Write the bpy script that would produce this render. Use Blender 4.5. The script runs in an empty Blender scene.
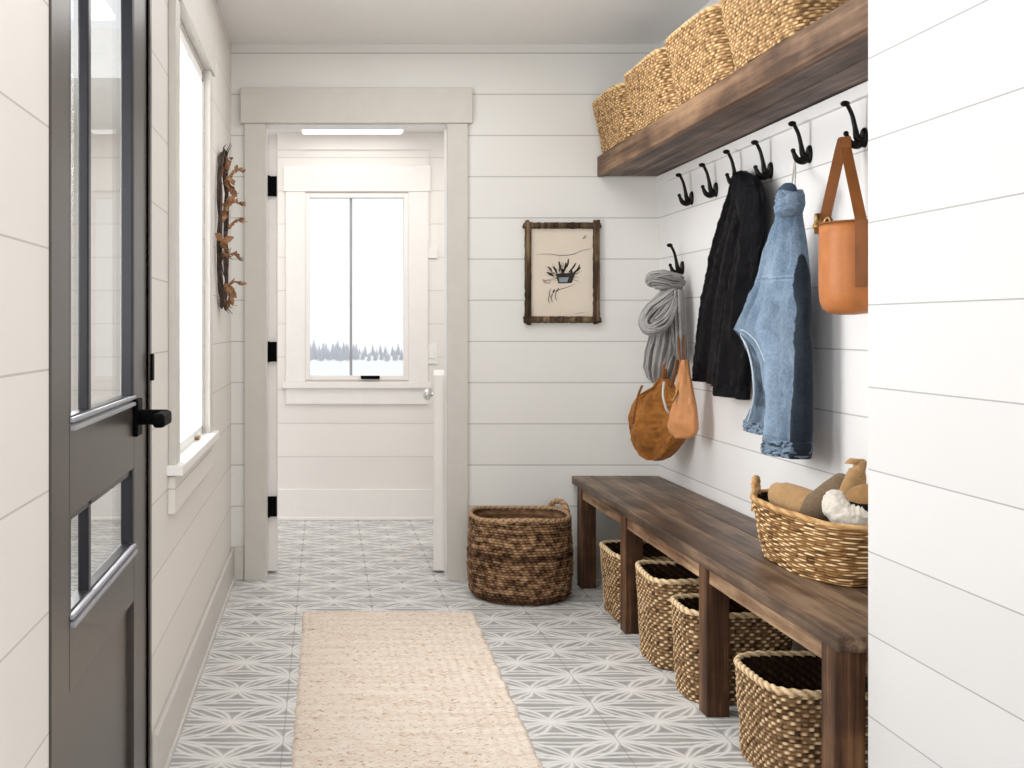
import bpy, bmesh, math, random
from mathutils import Vector, noise
R = random.Random(7)
PI = math.pi
COL = bpy.context.scene.collection
F, CX, CY, H = 1207.0, 325.0, 327.0, 1.15      # focal length in px, principal point, eye height
XL, XR, YB, YF = -0.428, 1.522, 5.5, 7.19       # left wall, right wall, back wall, hall far wall
XJ, YJ = 1.17, 2.60                             # return wall at the right
CEIL = 2.44

def zat(py, Y): return H - (py - CY) * Y / F
def nz(x, y, z, s=1.0): return noise.noise(Vector((x * s, y * s, z * s)))

# ------------------------------------------------------------------ materials
class NT:
    def __init__(self, name):
        self.mat = bpy.data.materials.new(name); self.mat.use_nodes = True
        self.t = self.mat.node_tree; self.t.nodes.clear()
        self.out = self.t.nodes.new('ShaderNodeOutputMaterial')
    def n(self, typ, **kw):
        x = self.t.nodes.new(typ)
        for k, v in kw.items(): setattr(x, k, v)
        return x
    def put(self, sock, v):
        if v is None: return
        if isinstance(v, bpy.types.NodeSocket): self.t.links.new(v, sock)
        else: sock.default_value = v
    def m(self, op, a, b=None, c=None, clamp=False):
        x = self.n('ShaderNodeMath', operation=op, use_clamp=clamp)
        for i, v in enumerate((a, b, c)): self.put(x.inputs[i], v)
        return x.outputs[0]
    def pos(self):
        g = self.n('ShaderNodeNewGeometry'); s = self.n('ShaderNodeSeparateXYZ')
        self.t.links.new(g.outputs['Position'], s.inputs[0]); return s.outputs
    def obj(self):
        g = self.n('ShaderNodeTexCoord'); s = self.n('ShaderNodeSeparateXYZ')
        self.t.links.new(g.outputs['Object'], s.inputs[0]); return s.outputs
    def xyz(self, x, y, z):
        c = self.n('ShaderNodeCombineXYZ')
        for i, v in enumerate((x, y, z)): self.put(c.inputs[i], v)
        return c.outputs[0]
    def noise(self, vec, scale, detail=4, rough=.55):
        x = self.n('ShaderNodeTexNoise'); self.put(x.inputs['Vector'], vec)
        x.inputs['Scale'].default_value = scale; x.inputs['Detail'].default_value = detail
        x.inputs['Roughness'].default_value = rough
        return x.outputs['Fac']
    def ramp(self, fac, stops):
        x = self.n('ShaderNodeValToRGB'); e = x.color_ramp.elements
        while len(e) < len(stops): e.new(.5)
        for i, (p, c) in enumerate(stops): e[i].position = p; e[i].color = (*c, 1)
        self.put(x.inputs[0], fac); return x.outputs[0]
    def mix(self, f, a, b, mode='MIX'):
        x = self.n('ShaderNodeMix', data_type='RGBA', blend_type=mode)
        self.put(x.inputs[0], f)
        self.put(x.inputs[6], a if isinstance(a, bpy.types.NodeSocket) else (*a, 1))
        self.put(x.inputs[7], b if isinstance(b, bpy.types.NodeSocket) else (*b, 1))
        return x.outputs[2]
    def bump(self, h, strength=.3, dist=.01):
        x = self.n('ShaderNodeBump'); self.put(x.inputs['Height'], h)
        x.inputs['Strength'].default_value = strength; x.inputs['Distance'].default_value = dist
        return x.outputs[0]
    def attr(self, name):
        return self.n('ShaderNodeAttribute', attribute_name=name).outputs['Fac']
    def done(self, color, rough=.6, bump=None, metal=0., spec=.4, sheen=0., emit=None, estr=0):
        p = self.n('ShaderNodeBsdfPrincipled')
        self.put(p.inputs['Base Color'], color if isinstance(color, bpy.types.NodeSocket) else (*color, 1))
        self.put(p.inputs['Roughness'], rough); p.inputs['Metallic'].default_value = metal
        p.inputs['Specular IOR Level'].default_value = spec * .6
        if sheen: p.inputs['Sheen Weight'].default_value = sheen
        if emit: p.inputs['Emission Color'].default_value = (*emit, 1); p.inputs['Emission Strength'].default_value = estr
        if bump is not None: self.put(p.inputs['Normal'], bump)
        self.t.links.new(p.outputs[0], self.out.inputs[0])
        return self.mat

def srgb(r, g, b):
    return tuple((c / 255 / 12.92) if c / 255 <= .04045 else ((c / 255 + .055) / 1.055) ** 2.4 for c in (r, g, b))

def plain(name, c, rough=.5, metal=0., spec=.4, var=.06, bs=0., scale=18.):
    t = NT(name); n = t.noise(t.xyz(*t.pos()), scale)
    lo = tuple(x * (1 - var) for x in c); hi = tuple(min(1, x * (1 + var)) for x in c)
    b = t.bump(n, bs, .004) if bs else None
    return t.done(t.ramp(n, [(.3, lo), (.7, hi)]), rough, b, metal, spec)

def shiplap(name, c, pitch, phase, line=.0042, dark=.5):
    t = NT(name); p = t.pos()
    q = t.m('DIVIDE', t.m('SUBTRACT', p[2], phase - pitch * 20 - line / 2), pitch)
    fr = t.m('FRACT', q); idx = t.m('FLOOR', q)
    mask = t.m('LESS_THAN', fr, line / pitch)
    wn = t.n('ShaderNodeTexWhiteNoise', noise_dimensions='1D'); t.put(wn.inputs['W'], idx)
    n = t.noise(t.xyz(*p), 2.5, 3)
    f = t.m('ADD', t.m('MULTIPLY', wn.outputs['Value'], .5), t.m('MULTIPLY', n, .5))
    base = t.ramp(f, [(.1, tuple(x * .965 for x in c)), (.9, tuple(min(1, x * 1.02) for x in c))])
    col = t.mix(mask, base, tuple(x * dark for x in c))
    return t.done(col, .5, t.bump(t.m('SUBTRACT', 1., mask), .5, .004), spec=.35)

def wood(name, c_dark, c_mid, c_light, axis=1, sc=1., rough=.55):
    t = NT(name); p = t.pos()
    k = [18. * sc] * 3; k[axis] = 1.1 * sc
    v = t.xyz(*[t.m('MULTIPLY', p[i], k[i]) for i in range(3)])
    n1 = t.noise(v, 1.0, 6, .65)
    k2 = [70. * sc] * 3; k2[axis] = 2.5 * sc
    n2 = t.noise(t.xyz(*[t.m('MULTIPLY', p[i], k2[i]) for i in range(3)]), 1.0, 4, .6)
    n3 = t.noise(t.xyz(*p), 5.0, 3)
    f = t.m('ADD', t.m('ADD', t.m('MULTIPLY', n1, .5), t.m('MULTIPLY', n2, .25)), t.m('MULTIPLY', n3, .25))
    col = t.ramp(f, [(.40, c_dark), (.5, c_mid), (.60, c_light)])
    return t.done(col, rough, t.bump(f, .35, .006), spec=.35)

def weave_mat(name, dark, mid, light, rough=.75):
    t = NT(name); a = t.attr('tint'); n = t.noise(t.xyz(*t.pos()), 90, 3)
    f = t.m('ADD', t.m('MULTIPLY', a, .82), t.m('MULTIPLY', n, .2))
    col = t.ramp(f, [(.12, dark), (.45, mid), (.85, light)])
    return t.done(col, rough, t.bump(n, .3, .003), spec=.25)

def cloth_mat(name, dark, light, scale=60, bs=.25, rough=.85, sheen=.2, attr=False):
    t = NT(name); v = t.xyz(*t.pos())
    n = t.noise(v, scale, 4); big = t.noise(v, 7, 4)
    f = t.m('ADD', t.m('MULTIPLY', n, .45), t.m('MULTIPLY', big, .55))
    col = t.ramp(f, [(.3, dark), (.7, light)])
    if attr: col = t.mix(1.0, col, t.ramp(t.attr('tint'), [(0, (.0, .0, .0)), (1, (1, 1, 1))]), 'MULTIPLY')
    return t.done(col, rough, t.bump(n, bs, .003), spec=.08, sheen=sheen)

def glass_mat(name):
    t = NT(name)
    tr = t.n('ShaderNodeBsdfTransparent'); tr.inputs[0].default_value = (.97, .98, .98, 1)
    gl = t.n('ShaderNodeBsdfGlossy'); gl.inputs['Roughness'].default_value = .02
    fr = t.n('ShaderNodeFresnel'); fr.inputs[0].default_value = 1.35
    mx = t.n('ShaderNodeMixShader')
    t.t.links.new(t.m('MULTIPLY', fr.outputs[0], .22), mx.inputs[0]); t.t.links.new(tr.outputs[0], mx.inputs[1]); t.t.links.new(gl.outputs[0], mx.inputs[2])
    t.t.links.new(mx.outputs[0], t.out.inputs[0]); return t.mat

def tile_mat():
    t = NT('patterned_cement_tile'); p = t.pos(); T = .31
    u = t.m('FRACT', t.m('DIVIDE', t.m('ADD', p[0], .118 + T * 40), T))
    v = t.m('FRACT', t.m('DIVIDE', t.m('ADD', p[1], .05 + T * 40), T))
    wob = t.m('MULTIPLY', t.m('SUBTRACT', t.noise(t.xyz(*p), 14, 2), .5), .05)
    mask = None
    eu, ev = t.m('MINIMUM', u, t.m('SUBTRACT', 1., u)), t.m('MINIMUM', v, t.m('SUBTRACT', 1., v))
    hu, hv = t.m('ABSOLUTE', t.m('SUBTRACT', u, .5)), t.m('ABSOLUTE', t.m('SUBTRACT', v, .5))
    sd, td = t.m('MULTIPLY', t.m('ADD', hu, hv), .70711), t.m('MULTIPLY', t.m('ABSOLUTE', t.m('SUBTRACT', hu, hv)), .70711)
    da = t.m('ABSOLUTE', t.m('SUBTRACT', sd, .35355))
    for a, b_, q2, lens in ((eu, hv, .25, ((.62, .042), (1.6, .034))), (hu, ev, .25, ((.62, .042), (1.6, .034))), (da, td, .125, ((.42, .036), (1.2, .026)))):
        for c, w in lens:
            r = math.sqrt(q2 + c * c); bb = t.m('ADD', b_, c)
            d = t.m('ADD', t.m('SQRT', t.m('ADD', t.m('MULTIPLY', a, a), t.m('MULTIPLY', bb, bb))), wob)
            k = t.m('SUBTRACT', 1., t.m('DIVIDE', t.m('ABSOLUTE', t.m('SUBTRACT', d, r)), w), clamp=True)
            mask = k if mask is None else t.m('MAXIMUM', mask, k)
    n = t.noise(t.xyz(*p), 6, 4); n2 = t.noise(t.xyz(*p), 40, 3)
    f = t.m('ADD', t.m('MULTIPLY', n, .7), t.m('MULTIPLY', n2, .3))
    base = t.ramp(f, [(.3, srgb(146, 146, 146)), (.7, srgb(186, 184, 182))])
    col = t.mix(t.m('MULTIPLY', mask, .85), base, srgb(246, 245, 242))
    g = t.m('MAXIMUM', t.m('LESS_THAN', u, .012), t.m('LESS_THAN', v, .010))
    col = t.mix(t.m('MULTIPLY', g, .4), col, srgb(112, 110, 108))
    return t.done(col, .42, t.bump(t.m('SUBTRACT', 1., g), .3, .003), spec=.4)

WHITE = srgb(232, 230, 227)
M = {}
M['wall_back'] = shiplap('shiplap_back', srgb(232, 231, 227), .1877, .521, .0052, .66)
M['wall_right'] = shiplap('shiplap_right', srgb(234, 233, 233), .1877, .521, .0042, .6)
M['wall_left'] = shiplap('shiplap_left', srgb(232, 227, 221), .1877, .521, .0035, .68)
M['wall_jog'] = shiplap('shiplap_return', srgb(222, 221, 221), .1767, .844, .0028, .55)
M['wall_hall'] = shiplap('shiplap_hall', srgb(236, 231, 226), .198, .575, .006, .82)
M['trim'] = plain('trim_paint', srgb(208, 204, 197), .4, var=.02)
M['trim_hall'] = plain('trim_paint_hall', srgb(238, 234, 230), .4, var=.015)
M['sill'] = plain('sill_paint', srgb(240, 239, 237), .35, var=.01)
M['ceiling'] = plain('ceiling_paint', srgb(248, 247, 245), .8, var=.01)
M['floor'] = tile_mat()
M['glass'] = glass_mat('window_glass')
M['black'] = plain('black_metal', (.0025, .0025, .003), .5, var=.1, spec=.05)
M['iron'] = plain('dark_iron', (.004, .003, .0028), .33, var=.3, spec=.25)
M['door_dark'] = plain('dark_painted_wood', srgb(70, 63, 59), .32, var=.06, spec=.6)
M['door_bead'] = plain('black_painted_bead', srgb(24, 24, 30), .3, var=.1, spec=.5)
M['bar_grey'] = plain('grey_glazing_bar', srgb(160, 160, 166), .4, var=.02)
M['chrome'] = plain('chrome', (.75, .76, .78), .12, metal=1., var=.02)
M['bench_top'] = wood('weathered_plank', srgb(48, 35, 26), srgb(88, 69, 55), srgb(136, 112, 91), 1, rough=.42)
M['bench_edge'] = wood('bench_apron_wood', srgb(84, 56, 38), srgb(146, 116, 90), srgb(196, 164, 130), 1)
M['bench_leg'] = wood('bench_leg_wood', srgb(40, 25, 16), srgb(78, 52, 35), srgb(128, 94, 66), 2)
M['shelf'] = wood('shelf_fascia_wood', srgb(74, 52, 38), srgb(118, 90, 68), srgb(156, 124, 96), 1)
M['shelf_under'] = wood('shelf_plank_wood', srgb(62, 48, 42), srgb(100, 82, 72), srgb(134, 114, 102), 1)
M['w_knot'] = weave_mat('hyacinth_weave', srgb(34, 20, 11), srgb(172, 136, 98), srgb(236, 212, 172))
M['w_in'] = weave_mat('weave_inside_shade', srgb(14, 8, 5), srgb(58, 38, 24), srgb(120, 88, 58))  # dark copy of the weave, basket interior shade put into the colour
M['w_gold'] = weave_mat('golden_seagrass', srgb(70, 42, 22), srgb(188, 150, 104), srgb(230, 200, 152))
M['w_dark'] = weave_mat('dark_rope', srgb(38, 22, 14), srgb(128, 97, 70), srgb(194, 160, 124))
M['w_band'] = weave_mat('darkest_rope', srgb(24, 15, 10), srgb(84, 58, 40), srgb(140, 106, 78))
M['w_wick'] = weave_mat('peeled_willow', srgb(40, 20, 10), srgb(176, 132, 84), srgb(244, 222, 178))
M['w_rim'] = weave_mat('bent_willow_rim', srgb(90, 58, 32), srgb(170, 126, 80), srgb(206, 168, 118))
M['tan'] = plain('tan_leather', srgb(182, 114, 64), .42, var=.1, spec=.4, bs=.12, scale=22)
M['tan_strap'] = plain('tan_strap_leather', srgb(126, 76, 38), .45, var=.14, bs=.15)
M['tan_pale'] = plain('pale_tan_leather', srgb(198, 138, 90), .4, var=.08, bs=.1)
M['suede'] = cloth_mat('brown_suede', srgb(122, 76, 34), srgb(176, 118, 62), 50, .4, .9, .1)
M['brass'] = plain('brass', srgb(150, 116, 70), .3, metal=1., var=.1)
M['scarf'] = cloth_mat('grey_knit', srgb(146, 144, 143), srgb(196, 194, 192), 150, .5, .95, .15, attr=True)
M['black_cloth'] = cloth_mat('black_quilting', (.003, .0028, .0035), (.006, .0055, .0075), 40, .15, .5, 0, attr=False)
M['black_lining'] = cloth_mat('black_lining', (.004, .004, .005), (.007, .007, .009), 40, .1, .6, 0)
M['denim'] = cloth_mat('washed_denim', srgb(92, 114, 138), srgb(152, 172, 193), 120, .25, .9, .1, attr=True)
M['denim_dark'] = cloth_mat('dark_denim', srgb(34, 44, 60), srgb(74, 92, 114), 90, .2, .9, .1)
M['denim_edge'] = cloth_mat('frayed_denim', srgb(150, 166, 182), srgb(204, 212, 218), 110, .4, .95, .1)
M['cord_pale'] = plain('pale_cord', srgb(200, 196, 188), .7)
M['boot'] = cloth_mat('tan_nubuck', srgb(158, 124, 86), srgb(188, 154, 112), 60, .15, .9, .1)
M['gore'] = cloth_mat('brown_elastic', srgb(96, 78, 62), srgb(136, 116, 94), 130, .5, .95, .1)
M['fleece'] = cloth_mat('white_fleece', srgb(206, 198, 184), srgb(234, 229, 220), 90, .8, 1., .3)
M['slip'] = cloth_mat('brown_suede_upper', srgb(120, 88, 54), srgb(166, 130, 88), 50, .2, .9, .1)
M['bark'] = wood('bark', srgb(34, 24, 17), srgb(82, 65, 50), srgb(140, 118, 92), 2, 1.6, .9)
M['paper'] = plain('aged_paper', srgb(224, 212, 196), .8, var=.03, scale=9)
M['ink'] = plain('ink', srgb(52, 48, 46), .8, var=.2)
M['ink_soft'] = plain('soft_ink', srgb(138, 126, 114), .8, var=.15)
M['ink_blue'] = plain('grey_wash', srgb(138, 146, 152), .8, var=.15)
M['twig'] = plain('dark_twig', srgb(72, 60, 54), .7, var=.4, scale=60)
M['leafdry'] = plain('dry_leaf', srgb(150, 112, 82), .7, var=.4, scale=40)
M['plate'] = plain('white_plastic', srgb(240, 238, 234), .35, var=.01)
M['snow'] = plain('snow', srgb(245, 246, 248), .9, var=.01)
M['conifer'] = plain('hazed_needles', srgb(196, 198, 206), .9, var=.12, scale=2)  # distance haze mixed into the needle colour
def rug_mat():
    t = NT('woven_jute'); p = t.pos()
    rows = t.m('SINE', t.m('MULTIPLY', p[1], 2 * PI / .022))
    n = t.noise(t.xyz(t.m('MULTIPLY', p[0], 30.), t.m('MULTIPLY', p[1], 95.), 0.), 1., 3, .6)
    n2 = t.noise(t.xyz(t.m('MULTIPLY', p[0], 3.), t.m('MULTIPLY', p[1], 28.), 0.), 1., 3)
    f = t.m('ADD', t.m('MULTIPLY', n, .6), t.m('MULTIPLY', n2, .4))
    col = t.ramp(f, [(.31, srgb(150, 112, 76)), (.38, srgb(220, 200, 180)), (.5, srgb(232, 219, 205)), (.7, srgb(242, 232, 221))])
    fl = t.noise(t.xyz(t.m('MULTIPLY', p[0], 55.), t.m('MULTIPLY', p[1], 120.), 3.), 1., 2)
    col = t.mix(t.m('MULTIPLY', t.m('GREATER_THAN', fl, .63), .6), col, srgb(158, 120, 84))
    h = t.m('ADD', t.m('MULTIPLY', rows, .25), n)
    return t.done(col, .95, t.bump(h, .5, .006), spec=.1)
M['rug'] = rug_mat()
def lamp_mat():
    t = NT('lit_diffuser'); return t.done((.9, .9, .9), .5, emit=(1, .98, .96), estr=1.6)
M['lamp'] = lamp_mat()

# ------------------------------------------------------------------ mesh helpers
class MB:
    def __init__(s): s.v = []; s.f = []; s.a = []
    def add(s, verts, faces, att=None):
        o = len(s.v); s.v += [tuple(p) for p in verts]; s.f += [tuple(i + o for i in f) for f in faces]
        s.a += list(att) if att is not None else [1.0] * len(verts)
        return s
    def box(s, x0, x1, y0, y1, z0, z1):
        v = [(x, y, z) for x in (x0, x1) for y in (y0, y1) for z in (z0, z1)]
        return s.add(v, [(0, 1, 3, 2), (4, 6, 7, 5), (0, 4, 5, 1), (2, 3, 7, 6), (0, 2, 6, 4), (1, 5, 7, 3)])
    def grid(s, rows, closed=True, att=None, cap0=False, cap1=False):
        n = len(rows[0]); v = [p for r in rows for p in r]; f = []
        m = n if closed else n - 1
        for j in range(len(rows) - 1):
            for i in range(m):
                k = (i + 1) % n
                f.append((j * n + i, j * n + k, (j + 1) * n + k, (j + 1) * n + i))
        if cap0: f.append(tuple(range(n - 1, -1, -1)))
        if cap1: f.append(tuple((len(rows) - 1) * n + i for i in range(n)))
        return s.add(v, f, [x for r in att for x in r] if att else None)
    def tube(s, pts, rad, n=8, flat=1., up=None, cap=True, fold=None, att=None):
        pts = [Vector(p) for p in pts]
        if not hasattr(rad, '__len__'): rad = [rad] * len(pts)
        rows = []; prev = None; ar = []
        for i, p in enumerate(pts):
            d = (pts[min(i + 1, len(pts) - 1)] - pts[max(i - 1, 0)]).normalized()
            if prev is None:
                ref = Vector(up) if up else (Vector((0, 0, 1)) if abs(d.z) < .9 else Vector((1, 0, 0)))
            else: ref = prev
            a = (ref - d * ref.dot(d)).normalized(); b = d.cross(a); prev = a
            row = []; rr = []
            for k in range(n):
                th = 2 * PI * k / n; r = rad[i]; tt = 1.
                if fold: q = fold(th, i / (len(pts) - 1)); r *= 1 + q; tt = max(.1, min(1, .75 + q * 2.2))
                row.append(p + a * (math.cos(th) * r) + b * (math.sin(th) * r * flat)); rr.append(tt)
            rows.append(row); ar.append(rr)
        return s.grid(rows, True, ar, cap, cap)
    def ball(s, c, r, n=10, sq=(1, 1, 1)):
        rows = []
        for j in range(n + 1):
            ph = PI * min(max(j / n, .02), .98)
            rows.append([(c[0] + r * sq[0] * math.sin(ph) * math.cos(2 * PI * i / n), c[1] + r * sq[1] * math.sin(ph) * math.sin(2 * PI * i / n), c[2] - r * sq[2] * math.cos(ph)) for i in range(n)])
        return s.grid(rows, True, None, True, True)
    def build(s, name, m, parent=None, smooth=False, bevel=0., sub=0, local=False):
        v = s.v
        if parent is not None and not local:
            o = world_loc(parent); v = [(x - o.x, y - o.y, z - o.z) for x, y, z in v]
        me = bpy.data.meshes.new(name); me.from_pydata(v, [], s.f); me.validate(); me.update()
        if any(x != 1.0 for x in s.a):
            at = me.attributes.new('tint', 'FLOAT', 'POINT'); at.data.foreach_set('value', s.a)
        elif True:
            at = me.attributes.new('tint', 'FLOAT', 'POINT'); at.data.foreach_set('value', [1.0] * len(v))
        bm = bmesh.new(); bm.from_mesh(me); bmesh.ops.recalc_face_normals(bm, faces=bm.faces); bm.to_mesh(me); bm.free()
        me.materials.append(m)
        if smooth:
            for p in me.polygons: p.use_smooth = True
        ob = bpy.data.objects.new(name, me); COL.objects.link(ob)
        if parent is not None: ob.parent = parent
        if bevel:
            b = ob.modifiers.new('bevel', 'BEVEL'); b.width = bevel; b.segments = 2; b.limit_method = 'ANGLE'
        if sub:
            b = ob.modifiers.new('subd', 'SUBSURF'); b.levels = sub; b.render_levels = sub
        return ob

def world_loc(o):
    l = Vector(o.location)
    while o.parent: o = o.parent; l += Vector(o.location)
    return l
def tag(o, label=None, cat=None, group=None, kind=None):
    if label: o['label'] = label
    if cat: o['category'] = cat
    if group: o['group'] = group
    if kind: o['kind'] = kind
    return o
def thing(name, label, cat, loc, group=None):
    o = bpy.data.objects.new(name, None); COL.objects.link(o); o.location = loc; o.empty_display_size = .05
    return tag(o, label, cat, group)
def struct(name, mb, m, bevel=0., label=None, cat=None):
    return tag(mb.build(name, m, bevel=bevel), label, cat, None, 'structure')
def struct_empty(name, loc, label, cat):
    return tag(thing(name, label, cat, loc), kind='structure')
def smooth_path(pts, n=6):
    P = [Vector(p) for p in pts]; out = []
    for i in range(len(P) - 1):
        a, b, c, d = P[max(i - 1, 0)], P[i], P[i + 1], P[min(i + 2, len(P) - 1)]
        for k in range(n):
            t = k / n
            out.append(.5 * ((2 * b) + (c - a) * t + (2 * a - 5 * b + 4 * c - d) * t * t + (3 * b - a - 3 * c + d) * t ** 3))
    out.append(P[-1]); return out
def lerp_list(vals, n):
    out = []
    for i in range(n):
        x = i / (n - 1) * (len(vals) - 1); k = min(int(x), len(vals) - 2); out.append(vals[k] + (vals[k + 1] - vals[k]) * (x - k))
    return out

# wall with rectangular holes; plane axis 'x' (wall at x0..x1, spans y) or 'y'
def wall(name, axis, t0, t1, a0, a1, z0, z1, holes, m, label):
    mb = MB(); A = sorted({a0, a1, *[h[0] for h in holes], *[h[1] for h in holes]}); Z = sorted({z0, z1, *[h[2] for h in holes], *[h[3] for h in holes]})
    for i in range(len(A) - 1):
        for j in range(len(Z) - 1):
            ca, cz = (A[i] + A[i + 1]) / 2, (Z[j] + Z[j + 1]) / 2
            if any(h[0] < ca < h[1] and h[2] < cz < h[3] for h in holes): continue
            if axis == 'x': mb.box(t0, t1, A[i], A[i + 1], Z[j], Z[j + 1])
            else: mb.box(A[i], A[i + 1], t0, t1, Z[j], Z[j + 1])
    return struct(name, mb, m, label=label, cat='wall')

# ------------------------------------------------------------------ the room
DY0, DY1 = 1.90, 2.925          # front door opening
WY0, WY1, WZ0, WZ1 = 3.385, 4.27, .77, 2.05
OX0, OX1, OZ = -.266, .556, 2.07  # doorway to hall
YREAR = -2.2
struct('floor', MB().box(-2.2, 2.6, YREAR, 7.4, -.1, 0), M['floor'], label='grey cement tile floor with white petal pattern', cat='floor')
struct('ceiling', MB().box(XL - .14, XR + .14, YREAR, YB + .12, CEIL, CEIL + .1).box(-2.2, 2.6, YB + .12, 7.4, 2.31, CEIL + .1), M['ceiling'], label='plain white ceiling', cat='ceiling')
wall('wall_left', 'x', XL - .06, XL, YREAR, YB, 0, CEIL, [(DY0, DY1, -1, 2.06), (WY0, WY1, WZ0, WZ1), (-.6, .9, .8, 2.05)], M['wall_left'], 'white board wall holding the dark door and window')  # last opening is unseen, added to let extra light in
wall('wall_back', 'y', YB, YB + .12, XL - .14, XR + .14, 0, CEIL, [(OX0 - .02, OX1 + .02, -1, OZ + .02)], M['wall_back'], 'white horizontal board wall around the doorway')
wall('wall_right', 'x', XR, XR + .14, YJ - .3, YB, 0, CEIL, [], M['wall_right'], 'white horizontal board wall with the coat hooks')
wall('wall_right_return', 'x', XJ, XR + .14, YREAR, YJ, 0, CEIL, [], M['wall_jog'], 'white board wall stepping forward at the bench end')
wall('wall_rear', 'y', YREAR - .14, YREAR, XL - .14, XR + .14, 0, CEIL, [(-.2, 1.0, .5, 2.2)], M['wall_back'], 'white board wall behind the viewer')  # opening added here to let fill light in from behind
HW = (-.115, .495, .835, 1.945)   # hall window hole x0 x1 z0 z1
wall('wall_hall_far', 'y', YF, YF + .14, -2.2, 2.6, 0, CEIL, [HW], M['wall_hall'], 'warm white board wall at the far end of hall')
wall('wall_hall_left', 'x', -2.2, -2.1, YB + .12, YF, 0, CEIL, [], M['wall_hall'], 'white side wall of the hall')
wall('wall_hall_right', 'x', 2.5, 2.6, YB + .12, YF, 0, CEIL, [], M['wall_hall'], 'white side wall of the hall on the right')

# baseboards
struct('baseboard_left', MB().box(XL, XL + .014, DY1 + .06, YB, 0, .14).box(XL, XL + .022, DY1 + .06, YB, 0, .018), M['trim'], .003, 'white baseboard along the left wall', 'baseboard')
struct('baseboard_back', MB().box(XL + .014, OX0 - .105, YB - .014, YB, 0, .15).box(OX1 + .1, XR, YB - .014, YB, 0, .155), M['trim'], .003, 'white baseboard on the back wall', 'baseboard')
struct('baseboard_right', MB().box(XR - .014, XR, YJ, YB - .014, 0, .155), M['trim'], .003, 'white baseboard under the bench', 'baseboard')
struct('baseboard_hall', MB().box(-2.1, 2.5, YF - .018, YF, 0, .185).box(-2.1, 2.5, YF - .026, YF, 0, .02), M['trim_hall'], .003, 'white baseboard below the hall window', 'baseboard')

# doorway casing
struct('trim_1', MB().box(OX0 - .1, OX0, YB - .022, YB, 0, OZ + .005), M['trim'], .002, 'left upright of the white doorway casing', 'trim')
struct('trim_2', MB().box(OX1, OX1 + .092, YB - .022, YB, 0, OZ + .005), M['trim'], .002, 'right upright of the white doorway casing', 'trim')
struct('trim_3', MB().box(OX0 - .118, OX1 + .112, YB - .032, YB, OZ + .005, 2.235), M['trim'], .002, 'wide white header board over the doorway', 'trim')
struct('trim_4', MB().box(OX0 - .02, OX0, YB - .004, YB + .124, 0, OZ).box(OX1, OX1 + .02, YB - .004, YB + .124, 0, OZ).box(OX0 - .02, OX1 + .02, YB - .004, YB + .124, OZ, OZ + .02), M['sill'], .001, 'white door lining inside the doorway', 'trim')
# ledger strip under the shelf
struct('trim_5', MB().box(XR - .018, XR, YJ, YB, 1.795, 1.833), M['wall_right'], .002, 'white ledger strip on the wall under the shelf', 'trim')
struct('trim_6', MB().box(-.30, .62, YF - .012, YF, 2.205, 2.213).box(.612, .62, YF - .012, YF, 1.62, 2.205).box(.56, .67, YF - .012, YF, 1.56, 1.62), M['trim_hall'], .001, 'thin white bead framing the hall window casing', 'trim')

# open hall door leaf, seen edge on with three black hinges
def leaf(name, hinge, ang, w, h, th, label, side):
    root = struct_empty(name, hinge, label, 'door')
    c, s = math.cos(ang), math.sin(ang)
    def tr(u, v, z): return (hinge[0] + u * c - v * s, hinge[1] + u * s + v * c, z)
    mb = MB()
    def bx(u0, u1, v0, v1, z0, z1):
        v = [tr(u, q, z) for u in (u0, u1) for q in (v0, v1) for z in (z0, z1)]
        mb.add(v, [(0, 1, 3, 2), (4, 6, 7, 5), (0, 4, 5, 1), (2, 3, 7, 6), (0, 2, 6, 4), (1, 5, 7, 3)])
    bx(0, w, 0, th, .012, h)
    for v0, v1 in ((-.006, 0), (th, th + .006)):
        bx(0, .1, v0, v1, .012, h); bx(w - .1, w, v0, v1, .012, h); bx(.1, w - .1, v0, v1, .012, .2); bx(.1, w - .1, v0, v1, h - .11, h)
    mb.build('door_panel', M['trim_hall'], root, bevel=.002)
    return root, tr
root, tr = leaf('door_2', (-.226, YB + .13, 0), math.radians(96), .78, 2.05, .04, 'white door swung open into the hall, black hinges on its edge', 1)
for zc in (1.805, 1.035, .315):
    hb = MB()
    hb.box(-.268, -.224, YB + .108, YB + .128, zc - .046, zc + .046)
    hb.tube([(-.262, YB + .1, zc - .048), (-.262, YB + .1, zc + .048)], .0065, 10)
    hb.build('hinge', M['black'], root)
root, tr = leaf('door_3', (.552, YB + .135, 0), math.radians(84.5), .70, .925, .04, 'white half-height door leaf standing open inside the doorway, chrome knob', -1)
k = Vector(tr(.62, .04, .80))
# lathe-like knob: rosette, neck, ball
kb = MB()
ax = Vector((-math.sin(math.radians(84.5)), math.cos(math.radians(84.5)), 0))
kb.tube([k, k + ax * .006], .028, 16); kb.tube([k + ax * .006, k + ax * .022], .010, 12)
kb.tube([k + ax * t for t in (.020, .026, .034, .044, .054, .061, .064)], [.012, .022, .029, .031, .026, .016, .004], 18)
kb.build('knob', M['chrome'], root, smooth=True)

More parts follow.
